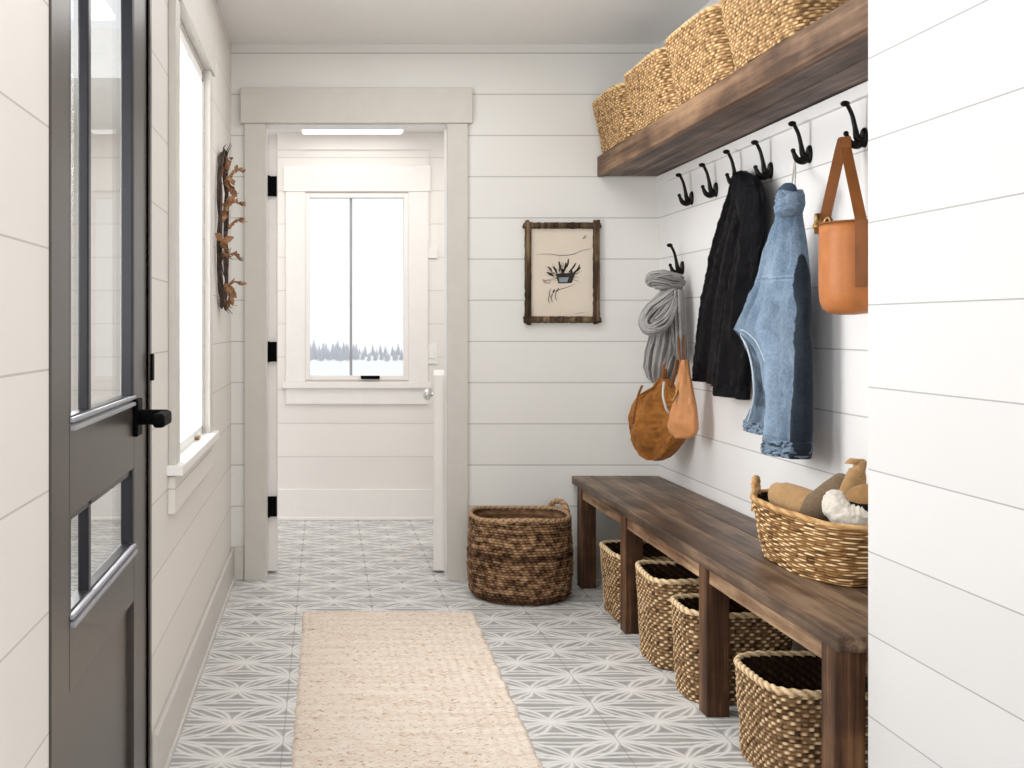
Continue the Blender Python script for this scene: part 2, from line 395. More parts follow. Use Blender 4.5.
# hall window
w = struct_empty('window_1', (.19, YF, .835), 'tall hall window with one grey vertical bar, snow field outside', 'window')
x0, x1, z0, z1 = HW
cb = MB(); cw = .118
cb.box(x0 - cw, x0, YF - .016, YF, z0 - .01, z1 + .01).box(x1, x1 + cw, YF - .016, YF, z0 - .01, z1 + .01)
cb.box(x0 - cw - .015, x1 + cw + .015, YF - .02, YF, z1 + .01, z1 + .165).box(x0 - cw - .02, x1 + cw + .02, YF - .03, YF, z0 - .05, z0 - .01)
cb.box(x0 - cw, x1 + cw, YF - .014, YF, z0 - .145, z0 - .05)
cb.build('casing', M['trim_hall'], w, bevel=.003)
fb = MB(); fw = .026
for a0, a1, b0, b1 in ((x0, x0 + fw, z0, z1), (x1 - fw, x1, z0, z1), (x0 + fw, x1 - fw, z0, z0 + fw), (x0 + fw, x1 - fw, z1 - fw, z1)): fb.box(a0, a1, YF - .012, YF + .06, b0, b1)
fr = fb.build('window_frame', M['trim_hall'], w, bevel=.003)
MB().box(.147, .163, YF + .012, YF + .03, z0 + fw, z1 - fw).build('glazing_bar', M['bar_grey'], w, bevel=.002)
MB().box(x0 + fw - .004, x1 - fw + .004, YF + .018, YF + .023, z0 + fw - .004, z1 - fw + .004).build('pane', M['glass'], w)
hb = MB().box(.213, .325, YF - .036, YF - .012, z0 + .006, z0 + .026); hb.build('crank_handle', M['black'], w, bevel=.004)

# left window: casing, stool, apron, frame, sash bars, pane
w = struct_empty('window_2', (XL, 3.77, .80), 'bright window in the left wall with deep white sill', 'window')
cb = MB()
cb.box(XL, XL + .022, WY0 - .095, WY0, WZ0 - .02, WZ1 + .01).box(XL, XL + .022, WY1, WY1 + .1, WZ0 - .02, WZ1 + .01)
cb.box(XL, XL + .03, WY0 - .125, WY1 + .12, WZ1 + .01, WZ1 + .17)
cb.build('casing', M['trim'], w, bevel=.003)
MB().box(XL - .058, XL + .044, WY0 - .12, WY1 + .13, WZ0 - .024, WZ0 + .004).build('sill', M['sill'], w, bevel=.004)
ab = MB(); ab.box(XL, XL + .02, WY0 - .1, WY1 + .1, WZ0 - .13, WZ0 - .028); ab.build('apron', M['wall_left'], w, bevel=.003)
fb = MB()
for a0, a1, b0, b1 in ((WY0, WY0 + .03, WZ0 + .004, WZ1), (WY1 - .03, WY1, WZ0 + .004, WZ1), (WY0, WY1, WZ0 + .004, WZ0 + .034), (WY0, WY1, WZ1 - .04, WZ1)): fb.box(XL - .05, XL - .004, a0, a1, b0, b1)
fb.build('window_frame', M['sill'], w, bevel=.003)
MB().box(XL - .03, XL - .008, 3.81, 3.835, WZ0 + .045, WZ1 - .045).build('mullion', M['sill'], w, bevel=.003)
MB().box(XL - .020, XL - .016, WY0 + .03, WY1 - .03, WZ0 + .03, WZ1 - .03).build('pane', M['glass'], w)
hb = MB(); hb.box(XL - .004, XL + .010, 4.0, 4.06, WZ0 + .005, WZ0 + .016); hb.build('crank_handle', M['brass'], w, bevel=.004)

# dark front door in the left wall
d = struct_empty('door_1', (XL, 2.4, 0), 'dark brown glazed front door with black lever handle', 'door')
xo, xi = XL - .034, XL - .004
mb = MB()
mb.box(xo, xi, 2.73, DY1 - .004, .01, 2.05)                      # latch stile
mb.box(xo, xi, DY0 + .01, 2.04, .01, 2.05)                       # hinge stile
mb.box(xo, xi, 2.04, 2.73, .83, .985)                            # lock rail
mb.box(xo, xi, 2.04, 2.73, .53, .65); mb.box(xo, xi, 2.04, 2.73, .01, .12); mb.box(xo, xi, 2.04, 2.73, 1.93, 2.05)
mb.build('door_panel', M['door_dark'], d, bevel=.003)
MB().box(xo + .006, xi - .014, 2.03, 2.74, .11, .54).build('lower_panel', M['door_dark'], d, bevel=.003)
mb = MB()
for za, zb in ((.985, 1.93), (.65, .83)):
    mb.box(xo + .002, xi - .001, 2.716, 2.7305, za, zb); mb.box(xo + .002, xi - .001, 2.04, 2.06, za, zb)
    mb.box(xo + .004, xi - .006, 2.235, 2.262, za, zb)
    mb.box(xo + .002, xi - .004, 2.06, 2.716, za, za + .012); mb.box(xo + .002, xi - .006, 2.06, 2.716, zb - .014, zb)
mb.build('glazing_bead', M['door_bead'], d, bevel=.003)
for za, zb in ((.985, 1.93), (.65, .83)):
    MB().box(XL - .028, XL - .024, 2.05, 2.72, za + .006, zb - .006).build('pane', M['glass'], d)
mb = MB()
for za in (.985, .65):
    mb.box(xi - .004, xi + .008, 2.05, 2.735, za - .012, za - .003); mb.box(xi - .004, xi + .005, 2.05, 2.735, za + .002, za + .010)
mb.build('moulding', M['bar_grey'], d, bevel=.002)
hb = MB(); hy, hz = 2.745, .945
hb.box(xi, xi + .012, hy - .036, hy + .036, hz - .042, hz + .042)
hb.tube([(xi + .01, hy, hz), (xi + .075, hy, hz)], .0175, 14)
ho = hb.build('handle', M['black'], d, bevel=.003)
lv = MB(); lv.box(xi + .056, xi + .082, hy - .115, hy + .016, hz - .0155, hz + .0155); lv.build('lever', M['black'], ho, bevel=.007)
jb = MB().box(XL - .04, XL + .004, DY1, DY1 + .03, 0, 2.06).box(XL - .04, XL + .004, DY0 - .03, DY0, 0, 2.06).box(XL - .04, XL + .004, DY0 - .03, DY1 + .03, 2.06, 2.09)
jb.build('jamb', M['door_dark'], d, bevel=.002)
MB().box(XL + .002, XL + .01, DY1 + .002, DY1 + .032, 1.02, 1.085).build('strike_plate', M['black'], d)

# hall ceiling light and switch
lt = thing('ceiling_light', 'long flush white light on the hall ceiling just behind the doorway header', 'light', (.16, 7.0, 2.31))
MB().box(-.145, .465, 6.88, 7.12, 2.292, 2.31).build('housing', M['plate'], lt, bevel=.004)
MB().box(-.13, .45, 6.895, 7.105, 2.284, 2.292).build('diffuser', M['lamp'], lt, bevel=.003)
sw = thing('light_switch', 'small white switch plate on hall wall right of the window', 'switch', (.636, YF, .99))
MB().box(.602, .668, YF - .008, YF, .93, 1.05).build('cover_plate', M['plate'], sw, bevel=.002)
MB().box(.622, .648, YF - .014, YF - .008, .965, 1.015).build('rocker', M['plate'], sw, bevel=.002)

# ------------------------------------------------------------------ outside
def ground():
    mb = MB(); rows = []
    for y in (-30, 8, 30, 80, 200, 400): rows.append([(x, y, -.35 if y <= 8 else -.35 - 3.95 * min(1, (y - 8) / 192) ** .8) for x in (-300, -60, -20, 0, 20, 60, 300)])
    mb.grid(rows, False); return mb
struct('ground', ground(), M['snow'], label='flat snow field outside the windows', cat='ground')
def ground_z(y):
    ks = [8, 30, 80, 200, 400]; zs = [-.35 - 3.95 * min(1, (q - 8) / 192) ** .8 for q in ks]
    for a in range(4):
        if ks[a] <= y <= ks[a + 1]: return zs[a] + (zs[a + 1] - zs[a]) * (y - ks[a]) / (ks[a + 1] - ks[a])
    return -4.3
def conifer():
    mb = MB(); mb.tube([(0, 0, 0), (0, 0, .5)], .07, 6)
    for k in range(7):
        z = .3 + k * .33; r = .75 * (1 - k / 7.6); n = 14
        v = [(0, 0, z + .62)] + [(r * (1 if i % 2 else .62) * math.cos(2 * PI * i / n + k), r * (1 if i % 2 else .62) * math.sin(2 * PI * i / n + k), z - (.1 if i % 2 else 0) + R.uniform(-.05, .05)) for i in range(n)]
        mb.add(v, [(0, 1 + i, 1 + (i + 1) % n) for i in range(n)])
    return mb
proto = None
for i in range(46):
    x = -3.6 + i * .39 + R.uniform(-.15, .15) - 1.2
    x *= 1.0
    y = 165 + (i * 17 % 46) * 1.5
    x *= y / 195
    if proto is None: o = proto = conifer().build('conifer', M['conifer'])
    else: o = proto.copy(); COL.objects.link(o)
    s = (R.uniform(.75, 1.1) if x < 5 else R.uniform(.4, .75)) * .98 * y / 195
    o.location = (x, y, ground_z(y)); o.scale = (s * 1.1, s * 1.1, s); o.rotation_euler.z = R.uniform(0, 6)
    tag(o, 'small haze-tinted conifer in the grey treeline beyond the snow outside hall window', 'tree', 'conifers in the far treeline')

# ------------------------------------------------------------------ bench
BX0, BX1, BZ = 1.12, 1.514, .475
b = thing('bench', 'long dark weathered wooden bench along right wall with basket bays below', 'bench', (1.32, 4.05, 0))
tm = MB()
for xa, xb in ((BX0, 1.252), (1.2535, 1.384), (1.3855, BX1)): tm.box(xa, xb, 2.63, 5.48, BZ - .036, BZ)
tm.build('bench_top', M['bench_top'], b, bevel=.004)
am = MB(); am.box(BX0 + .012, BX0 + .036, 2.68, 5.36, BZ - .082, BZ - .036); am.build('apron', M['bench_edge'], b, bevel=.002)
am = MB(); am.box(BX1 - .03, BX1 - .006, 2.70, 5.36, BZ - .082, BZ - .036); am.build('apron', M['bench_edge'], b, bevel=.002)
MB().box(BX0 + .072, BX1 - .07, 2.672, 2.7, BZ - .1, BZ - .036).build('apron', M['bench_edge'], b, bevel=.002)
for y in (5.305, 4.52, 3.555, 2.66):
    lm = MB(); lm.box(BX0 + .004, BX0 + .072, y, y + .075, 0, BZ - .036); lm.build('leg', M['bench_leg'], b, bevel=.003)
    lm = MB(); lm.box(BX1 - .07, BX1 - .004 - .014, y, y + .075, 0, BZ - .036); lm.build('leg', M['bench_leg'], b, bevel=.003)
    if 3 < y < 5: lm = MB(); lm.box(BX0 + .072, BX1 - .07, y + .015, y + .06, BZ - .095, BZ - .036); lm.build('cross_rail', M['bench_leg'], b, bevel=.003)

# shelf
sh = thing('wall_shelf', 'thick dark timber shelf high on right wall above the hooks', 'shelf', (1.38, 4.05, 1.833))
SX0, SZ0, SZ1 = 1.239, 1.833, 1.925
MB().box(SX0, SX0 + .03, YJ + .03, YB - .004, SZ0, SZ1).build('front_board', M['shelf'], sh, bevel=.004)
for xa, xb in ((SX0 + .032, 1.385), (1.387, XR - .004)): MB().box(xa, xb, YJ + .03, YB - .004, SZ0 + .004, SZ0 + .03).build('underside_plank', M['shelf_under'], sh, bevel=.004)
MB().box(SX0 + .03, XR - .004, YJ + .03, YB - .004, SZ1 - .03, SZ1).build('top_board', M['shelf_under'], sh, bevel=.003)

# ------------------------------------------------------------------ woven baskets
def outline(a, c, p, N):
    pts = []
    for i in range(720):
        th = 2 * PI * i / 720; ct, st = math.cos(th), math.sin(th)
        pts.append((a * math.copysign(abs(ct) ** (2 / p), ct), c * math.copysign(abs(st) ** (2 / p), st)))
    L = [0]
    for i in range(720): L.append(L[-1] + math.dist(pts[i], pts[(i + 1) % 720]))
    out = []; j = 0
    for k in range(N):
        s = L[-1] * k / N
        while L[j + 1] < s: j += 1
        t = (s - L[j]) / max(1e-9, L[j + 1] - L[j]); q = pts[(j + 1) % 720]
        out.append((pts[j][0] + (q[0] - pts[j][0]) * t, pts[j][1] + (q[1] - pts[j][1]) * t))
    nor = []
    for k in range(N):
        p0, p1 = out[k - 1], out[(k + 1) % N]; dx, dy = p1[0] - p0[0], p1[1] - p0[1]; l = math.hypot(dx, dy); nor.append((dy / l, -dx / l))
    return out, nor, L[-1]

def basket(name, label, group, loc, a, c, hgt, p=4., rows=16, stake=.026, amp=.006, flare=.9, m='w_knot', rz=0., rim_r=.012, vs=4, hs=4, wav=.004, handles=(), hole=None, rimm=None, minw=.35, bulge=0., cat='basket', jit=.5, rimtw=.16, flare_y=None):
    root = thing(name, label, cat, loc, group)
    _, _, per = outline(a, c, p, 8)
    ns = int(per / stake / 2) * 2; N = ns * hs
    pts, nor, _ = outline(a, c, p, N)
    cr, sr = math.cos(rz), math.sin(rz)
    def P(x, y, z): return (x * cr - y * sr, x * sr + y * cr, z)
    seed = R.uniform(0, 99)
    tints = {}
    def scale(t): return flare + (1 - flare) * t + bulge * math.sin(PI * t)
    fy = flare if flare_y is None else flare_y
    def scaley(t): return fy + (1 - fy) * t
    g = []; att = []
    nr = rows * vs
    for j in range(nr + 1):
        t = j / nr; r = min(int(j / vs), rows - 1); v = (j - r * vs) / vs
        prof = math.sin(PI * min(max(v, .0), 1)) ** .7
        row = []; ar = []
        for i in range(N):
            x, y = pts[i]; nx, ny = nor[i]; k = i / hs
            wv = math.cos(PI * (k + r + jit * nz(k * .55, r * 1.3, seed))); seg = (int(k + .5), r)
            if seg not in tints: tints[seg] = R.choice((.4, .65, .85, .95, 1.05, 1.15))
            up = max(0., wv)
            d = amp * max(prof * (minw + (1 - minw) * up), .30 * (1 - up) * .8)
            wob = nz(x * 9 + seed, y * 9, t * 4) * wav
            s = scale(t)
            zz = hgt * t + nz(x * 12, y * 12 + seed, t * 9) * wav * .8
            row.append(P(x * s + nx * (d + wob), y * scaley(t) + ny * (d + wob), max(0, zz)))
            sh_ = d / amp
            ar.append(max(0.02, min(1, (.02 + 1.05 * max(0, sh_) ** 1.15) * tints[seg] * (1 if up > .2 else .75))))  # gaps between strands painted darker like occlusion, times a random strand tone
        g.append(row); att.append(ar)
    mb = MB(); mb.grid(g, True, att)
    # floor of the basket
    mb.add([P(0, 0, .004)] + [P(pts[i][0] * flare, pts[i][1] * fy, .004) for i in range(0, N, hs)], [(0, 1 + i, 1 + (i + 1) % ns) for i in range(ns)], [.1] * (ns + 1))
    mb.build('woven_body', M[m], root, smooth=True, local=True)
    # inside face of the weave, coloured dark for the shade within
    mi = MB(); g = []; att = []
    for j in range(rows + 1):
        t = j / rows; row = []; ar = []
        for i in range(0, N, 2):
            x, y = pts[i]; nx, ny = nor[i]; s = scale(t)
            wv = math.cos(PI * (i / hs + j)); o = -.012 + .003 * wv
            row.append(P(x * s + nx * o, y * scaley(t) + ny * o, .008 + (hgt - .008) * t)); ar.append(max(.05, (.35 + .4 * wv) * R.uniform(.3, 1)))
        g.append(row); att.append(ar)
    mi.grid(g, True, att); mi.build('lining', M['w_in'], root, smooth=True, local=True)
    # braided rim
    mr = MB(); N2 = ns * 4; p2, n2, _ = outline(a, c, p, N2); rows_ = []; ar = []
    for i in range(N2 + 1):
        q = i % N2; row = []; aa = []
        ss = scale(1); ox = -.003
        for k in range(10):
            th = 2 * PI * k / 10; tw = math.sin(th * 2 + i * PI / 4)
            rr = rim_r * (1 + rimtw * tw)
            wz = nz(p2[q][0] * 6 + seed, p2[q][1] * 6, 1.3) * wav * 2
            row.append(P(p2[q][0] * ss + n2[q][0] * (ox + rr * math.cos(th)), p2[q][1] * ss + n2[q][1] * (ox + rr * math.cos(th)), hgt + rr * math.sin(th) + wz)); aa.append(max(.1, min(1, .72 + .3 * tw + R.uniform(-.12, .12))))
        rows_.append(row); ar.append(aa)
    mr.grid(rows_, True, ar); mr.build('rim', M[rimm or m], root, smooth=True, local=True)
    for (th, wd, hh) in handles:
        x, y = a * math.cos(th), c * math.sin(th)
        tx, ty = -a * math.sin(th), c * math.cos(th); l = math.hypot(tx, ty); tx, ty = tx / l * wd / 2, ty / l * wd / 2
        pp = smooth_path([P(x - tx, y - ty, hgt - .05), P(x - tx, y - ty, hgt + hh * .6), P(x - tx * .5, y - ty * .5, hgt + hh), P(x + tx * .5, y + ty * .5, hgt + hh), P(x + tx, y + ty, hgt + hh * .6), P(x + tx, y + ty, hgt - .05)], 6)
        hm = MB(); hm.tube(pp, .009, 8, fold=lambda a_, u: .22 * math.sin(2 * a_ + u * 60)); hm.build('handle', M[rimm or m], root, smooth=True, local=True)
    return root

UG = 'woven storage baskets under the bench'
basket('storage_basket', 'woven natural basket under the bench farthest bay, next to back wall', UG, (1.288, 4.80, .002), .168, .19, .262, 4.5, 24, .0155, .006, .9, rim_r=.009)
basket('storage_basket', 'tallest woven basket in the middle bay under the bench, behind a shorter one', UG, (1.272, 4.175, .002), .172, .165, .30, 4.2, 27, .0155, .006, .92, rim_r=.009)
basket('storage_basket', 'shorter woven basket in the middle bay under bench, in front of the tallest', UG, (1.275, 3.785, .002), .17, .125, .275, 4.2, 25, .0155, .006, .92, rim_r=.009)
basket('storage_basket', 'woven basket in the nearest bay under the bench, mostly its rim showing', UG, (1.275, 3.14, .002), .17, .19, .245, 4.2, 22, .0155, .006, .92, rim_r=.009)
SG = 'golden baskets on the wall shelf'
for k, (y, c, lab) in enumerate(((5.195, .275, 'golden woven basket on the shelf end against the back wall'), (4.615, .28, 'second golden woven basket on the shelf from the back wall'), (4.03, .28, 'third golden woven basket on the shelf from the back wall'), (3.445, .28, 'nearest golden woven basket on the shelf, above the leather bucket bag'))):
    basket('shelf_basket', lab, SG, (1.352, y, SZ1 + .001), .158, c, .225, 6., 24, .019, .005, .68, 'w_gold', rim_r=.007, vs=3, hs=3, minw=.5, wav=.006, jit=.9, flare_y=.97)

# round rope basket on the floor
def round_basket():
    root = thing('rope_basket', 'round dark brown rope basket on the tile floor beside doorway', 'basket', (.833, 5.165, 0))
    rows_n, sub, N = 32, 4, 200; Hh = .345
    def rad(t): return .209 + .010 * math.sin(PI * min(1, t * 1.15)) - (.02 * (1 - t / .08) if t < .08 else 0) + .003 * t
    mats = {0: MB(), 1: MB()}
    def patch(j0, j1, mb):
        g = []; at = []
        for j in range(j0, j1 + 1):
            t = j / (rows_n * sub); v = (j % sub) / sub; r = j // sub; row = []; ar = []
            prof = math.sin(PI * v) ** .6 if v else 0
            for i in range(N):
                th = 2 * PI * i / N; st = math.sin(th * 60 + r * 1.7 + 2 * nz(math.cos(th) * 3, math.sin(th) * 3, r)); n_ = nz(math.cos(th) * 7, math.sin(th) * 7, t * 22)
                d = .0055 * prof * (.7 + .3 * st) + .007 * n_
                rr = rad(t) + d; z = .001 + Hh * t + .006 * nz(math.cos(th) * 2, math.sin(th) * 2, t * 3) * min(1, t * 6)
                row.append((rr * math.cos(th), rr * math.sin(th), max(.001, z))); ar.append(max(.03, min(1, .10 + .55 * prof * (.65 + .35 * st) + .55 * n_)))  # hollows between coils get painted shade, with random tone on top
            g.append(row); at.append(ar)
        mb.grid(g, True, at)
    bands = [(0, 3, 1), (3, 17, 0), (17, 19, 1), (19, 32, 0)]
    for a_, b_, k in bands: patch(a_ * sub, b_ * sub, mats[k])
    mats[0].add([(0, 0, .004)] + [(.18 * math.cos(2 * PI * i / 40), .18 * math.sin(2 * PI * i / 40), .004) for i in range(40)], [(0, 1 + i, 1 + (i + 1) % 40) for i in range(40)], [.1] * 41)
    mats[0].build('coiled_body', M['w_dark'], root, smooth=True, local=True)
    tag(mats[1].build('dark_band', M['w_band'], root, smooth=True, local=True), 'darker rope bands round the middle and foot')
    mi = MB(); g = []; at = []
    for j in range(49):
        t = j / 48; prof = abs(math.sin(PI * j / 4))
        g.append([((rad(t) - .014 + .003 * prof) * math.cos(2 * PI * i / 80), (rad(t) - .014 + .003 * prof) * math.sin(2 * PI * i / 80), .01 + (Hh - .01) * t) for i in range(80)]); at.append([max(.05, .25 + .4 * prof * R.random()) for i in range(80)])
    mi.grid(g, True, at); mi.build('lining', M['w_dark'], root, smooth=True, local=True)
    mr = MB()
    pts = [((rad(1) - .004) * math.cos(2 * PI * i / 120), (rad(1) - .004) * math.sin(2 * PI * i / 120), Hh + .004 + .006 * math.sin(2 * PI * i / 120 * 3)) for i in range(121)]
    mr.tube(pts, .009, 10, fold=lambda a_, u: .22 * math.sin(2 * a_ + u * 2 * PI * 42)); mr.build('rim', M['w_dark'], root, smooth=True, local=True)
    hm = MB()
    for sgn in (0,):
        th0 = math.radians(28)
        pp = smooth_path([((.216) * math.cos(th0 + q), (.216) * math.sin(th0 + q), Hh + z) for q, z in ((-.30, -.02), (-.26, .02), (-.1, .042), (.1, .042), (.26, .02), (.30, -.02))], 6)
        hm.tube(pp, .012, 8, fold=lambda a_, u: .22 * math.sin(2 * a_ + u * 50))
        pp = smooth_path([((.224) * math.cos(th0 + q), (.224) * math.sin(th0 + q), Hh + z) for q, z in ((-.34, -.05), (-.2, -.01), (0, .0), (.2, -.01), (.34, -.05))], 6)
        hm.tube(pp, .010, 8, fold=lambda a_, u: .22 * math.sin(2 * a_ + u * 50))
    hm.build('handle', M['w_dark'], root, smooth=True, local=True)
round_basket()

# oval wicker basket on the bench
basket('wicker_basket', 'oval pale wicker basket on the bench holding boots and slippers', None, (1.383, 3.40, BZ + .001), .125, .34, .165, 2.3, 23, .042, .0052, .80, 'w_wick', rimm='w_rim', rim_r=.0085, rimtw=.03, vs=4, hs=7, minw=.5, handles=((math.radians(122), .05, .045), (math.radians(-58), .05, .045)), wav=.003, jit=.7)

# ------------------------------------------------------------------ hanging things on the right wall
def section_solver(base, dr):
    def at(px):
        k = (px - CX) / F
        lam = (k * base[1] - base[0]) / (dr[0] - k * dr[1]); return base[0] + lam * dr[0], base[1] + lam * dr[1]
    return at
def hang(mb, rows, base, dr, thick, nv=60, nt=72, folds=None, quilt=0., crease=.004, sq=.75, att=None, cap=True, tfrac=None, seed=0., ins=(0., 0.)):
    """rows: (image row, left column, right column) read off at the thing's own distance; gives a real solid hanging by the wall"""
    at = section_solver(base, dr); ln = math.hypot(*dr); nx, ny = dr[1] / ln, -dr[0] / ln
    if nx > 0: nx, ny = -nx, -ny                       # outward, towards the room
    ys = [r[0] for r in rows]; g = []; ar = []
    for j in range(nv + 1):
        y = ys[0] + (ys[-1] - ys[0]) * j / nv
        k = max(i for i in range(len(rows) - 1) if rows[i][0] <= y + 1e-6)
        t = (y - ys[k]) / (ys[k + 1] - ys[k]); t2 = t
        L = rows[k][1] + (rows[k + 1][1] - rows[k][1]) * t2; Rr = rows[k][2] + (rows[k + 1][2] - rows[k][2]) * t2
        L += ins[0]; Rr -= ins[1]
        pl, pr = at(L), at(Rr); cx_, cy_ = (pl[0] + pr[0]) / 2, (pl[1] + pr[1]) / 2
        hx, hy = (pr[0] - pl[0]) / 2, (pr[1] - pl[1]) / 2; v = j / nv
        th_ = thick if tfrac is None else thick * lerp_at(tfrac, v)
        row = []; aa = []
        for i in range(nt):
            th = 2 * PI * i / nt; cu, su = math.cos(th), math.sin(th)
            u = math.copysign(abs(cu) ** sq, cu); w = math.copysign(abs(su) ** .8, su)
            off = th_ / 2 * w; tt = 1.
            if w > 0:
                fo = folds(u, v) if folds else 0.
                cr = crease * (nz(u * 3 + seed, v * 7, seed) + .6 * (.5 - abs(nz(u * 5 + v * 6 + seed, v * 11 - u * 4, seed + 5)) * 2)) ; q = 0.
                if quilt:
                    hl = math.hypot(hx, hy); a1 = (u * hl + v * .9) / .05; a2 = (u * hl - v * .9) / .05
                    q = quilt * (min(abs(math.sin(PI * a1)), abs(math.sin(PI * a2))) ** .5)
                off += (fo + cr + q) * min(1., w * 1.6)
                if att: tt = att(u, v, fo, L + (Rr - L) * (u + 1) / 2, y)
            elif att: tt = att(u, v, 0., L + (Rr - L) * (u + 1) / 2, y) * .8
            x, y2 = cx_ + hx * u + nx * off, cy_ + hy * u + ny * off
            z = zat(y, cy_)
            row.append((min(x, XR - .012), y2, z)); aa.append(tt)
        g.append(row); ar.append(aa)
    mb.grid(g, True, ar, cap, cap); return g
def lerp_at(vals, v):
    x = v * (len(vals) - 1); k = min(int(x), len(vals) - 2); return vals[k] + (vals[k + 1] - vals[k]) * (x - k)
def pt(px, py, X):
    """point on the plane X = const that shows at the given image position"""
    Y = X * F / (px - CX); return Vector((X, Y, zat(py, Y)))

HOOK_Z = 1.687
def make_hook():
    root = thing('coat_hook', 'x', 'hook', (0, 0, 0), 'black iron coat hooks on the right wall')
    mb = MB(); rows = []
    for x, s in ((0, 1.), (-.006, 1.), (-.011, .8)): rows.append([(x, .021 * s * math.cos(2 * PI * i / 24), .031 * s * math.sin(2 * PI * i / 24) - .008) for i in range(24)])
    mb.grid(rows, True, None, True, True); mb.build('mount_plate', M['iron'], root, smooth=False, local=True, bevel=.001)
    mb = MB(); p = smooth_path([(-.006, 0, -.02), (-.024, 0, -.012), (-.032, 0, .025), (-.041, 0, .062), (-.054, 0, .090)], 5)
    mb.tube(p, lerp_list([.014, .011, .0075, .0065, .0065], len(p)), 10); mb.ball((-.062, 0, .096), .0125, 10, (1.15, 1., .75)); mb.build('upper_arm', M['iron'], root, smooth=True, local=True)
    mb = MB(); p = smooth_path([(-.006, 0, -.018), (-.026, 0, -.030), (-.044, 0, -.026), (-.054, 0, -.010), (-.058, 0, .002)], 5)
    mb.tube(p, lerp_list([.014, .014, .011, .008, .006], len(p)), 10); mb.ball((-.059, 0, .004), .0085, 10); mb.build('lower_arm', M['iron'], root, smooth=True, local=True)
    return root
hk = make_hook()
HOOKS = [(5.00, HOOK_Z, 'black iron coat hook on upper row nearest the back corner, empty'),
         (4.69, HOOK_Z, 'black iron coat hook on upper row, empty, left of the black coat'),
         (4.405, HOOK_Z + .01, 'black iron coat hook from which the black quilted coat hangs'),
         (4.115, HOOK_Z, 'black iron coat hook just right of the black coat collar, empty'),
         (3.785, HOOK_Z + .008, 'black iron coat hook holding the denim jacket by its loop'),
         (3.40, HOOK_Z, 'black iron coat hook carrying the tan leather bucket bag'),
         (5.13, 1.405, 'black iron coat hook of the lower row, above the grey scarf')]
for i, (y, z, lab) in enumerate(HOOKS):
    if i == 0: o = hk
    else:
        o = hk.copy(); COL.objects.link(o)
        for ch in hk.children:
            c_ = ch.copy(); COL.objects.link(c_); c_.parent = o
    o.location = (XR, y, z + .004); o['label'] = lab; o.scale = (.92, .92, .92)

# black quilted coat
ct = thing('quilted_coat', 'black quilted coat hanging from a hook between scarf and denim jacket', 'coat', (1.45, 4.35, .92))
rows = [(172, 736, 748), (180, 734, 756), (190, 730, 764), (200, 727, 766), (225, 720, 766), (260, 711, 763), (300, 703, 758), (340, 698, 754), (372, 695, 752), (384, 694, 751)]
mb = MB()
hang(mb, rows, (1.485, 4.35), (0, -1), .055, 110, 110, lambda u, v: .014 * v ** .5 * math.sin(5.2 * u + .7) + .006 * math.sin(13 * u + 4 * v), .005, .006, tfrac=[.5, .9, 1.1, 1.1, 1.05, 1.05], seed=3., ins=(2, 3))
mb.build('coat_body', M['black_cloth'], ct, smooth=True)
mb = MB(); hang(mb, [(186, 747, 764), (200, 743, 766), (240, 734, 765), (300, 724, 758), (350, 717, 754), (388, 713, 751)], (1.452, 4.2), (0, -1), .045, 90, 80, lambda u, v: .010 * math.sin(4.6 * u + 3 * v) + .006 * math.sin(11 * u - 3 * v), .004, .009, tfrac=[.5, .9, 1., 1.], seed=6., ins=(1, 3))
slv = mb.build('sleeve', M['black_cloth'], ct, smooth=True)
mb = MB(); hang(mb, [(384, 713, 751.5), (397, 712.5, 751)], (1.451, 4.2), (0, -1), .05, 8, 60, lambda u, v: .010 * math.sin(4.6 * u + 3) + .004 * math.sin(11 * u), 0, .004, ins=(1, 3)); mb.build('cuff', M['black_lining'], slv, smooth=True)
mb = MB(); hang(mb, [(173, 738, 750), (182, 735, 762), (200, 734, 767), (222, 742, 767), (246, 752, 766), (252, 756, 763)], (1.455, 4.2), (0, -1), .055, 30, 40, lambda u, v: .008 * math.sin(6 * u + 5 * v), 0, .008, tfrac=[.5, 1, 1, .8, .5], ins=(1, 4)); mb.build('hood', M['black_lining'], ct, smooth=True)

# denim jacket
dj = thing('denim_jacket', 'light blue denim jacket hanging on hook between black coat and tan bucket bag', 'jacket', (1.46, 3.75, .75))
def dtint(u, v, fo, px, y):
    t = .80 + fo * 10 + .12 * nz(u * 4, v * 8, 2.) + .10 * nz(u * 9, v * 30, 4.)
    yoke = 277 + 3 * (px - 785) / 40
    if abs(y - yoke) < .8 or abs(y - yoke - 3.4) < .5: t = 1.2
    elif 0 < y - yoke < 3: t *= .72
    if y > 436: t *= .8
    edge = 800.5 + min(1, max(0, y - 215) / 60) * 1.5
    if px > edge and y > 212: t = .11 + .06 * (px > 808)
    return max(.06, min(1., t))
rows = [(194, 784, 803), (206, 780, 804), (222, 776, 805), (245, 769, 808), (278, 759, 811), (300, 752, 812), (318, 743, 812), (329, 738, 812), (334, 745, 812), (342, 754, 812), (352, 761, 812), (366, 766, 812), (400, 769, 812), (428, 770, 812), (441, 769, 811)]
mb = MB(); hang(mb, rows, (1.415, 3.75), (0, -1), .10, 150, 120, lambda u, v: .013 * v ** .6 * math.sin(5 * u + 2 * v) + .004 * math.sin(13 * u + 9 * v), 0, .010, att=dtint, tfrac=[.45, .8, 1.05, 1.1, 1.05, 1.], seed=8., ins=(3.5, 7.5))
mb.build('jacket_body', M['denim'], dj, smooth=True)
htint = lambda u, v, fo, px, y: (.10 if px > 803 or nz(u * 7, v * 5, 1.) > .18 else max(.2, .75 + .5 * nz(u * 5, v * 9, 7.)))
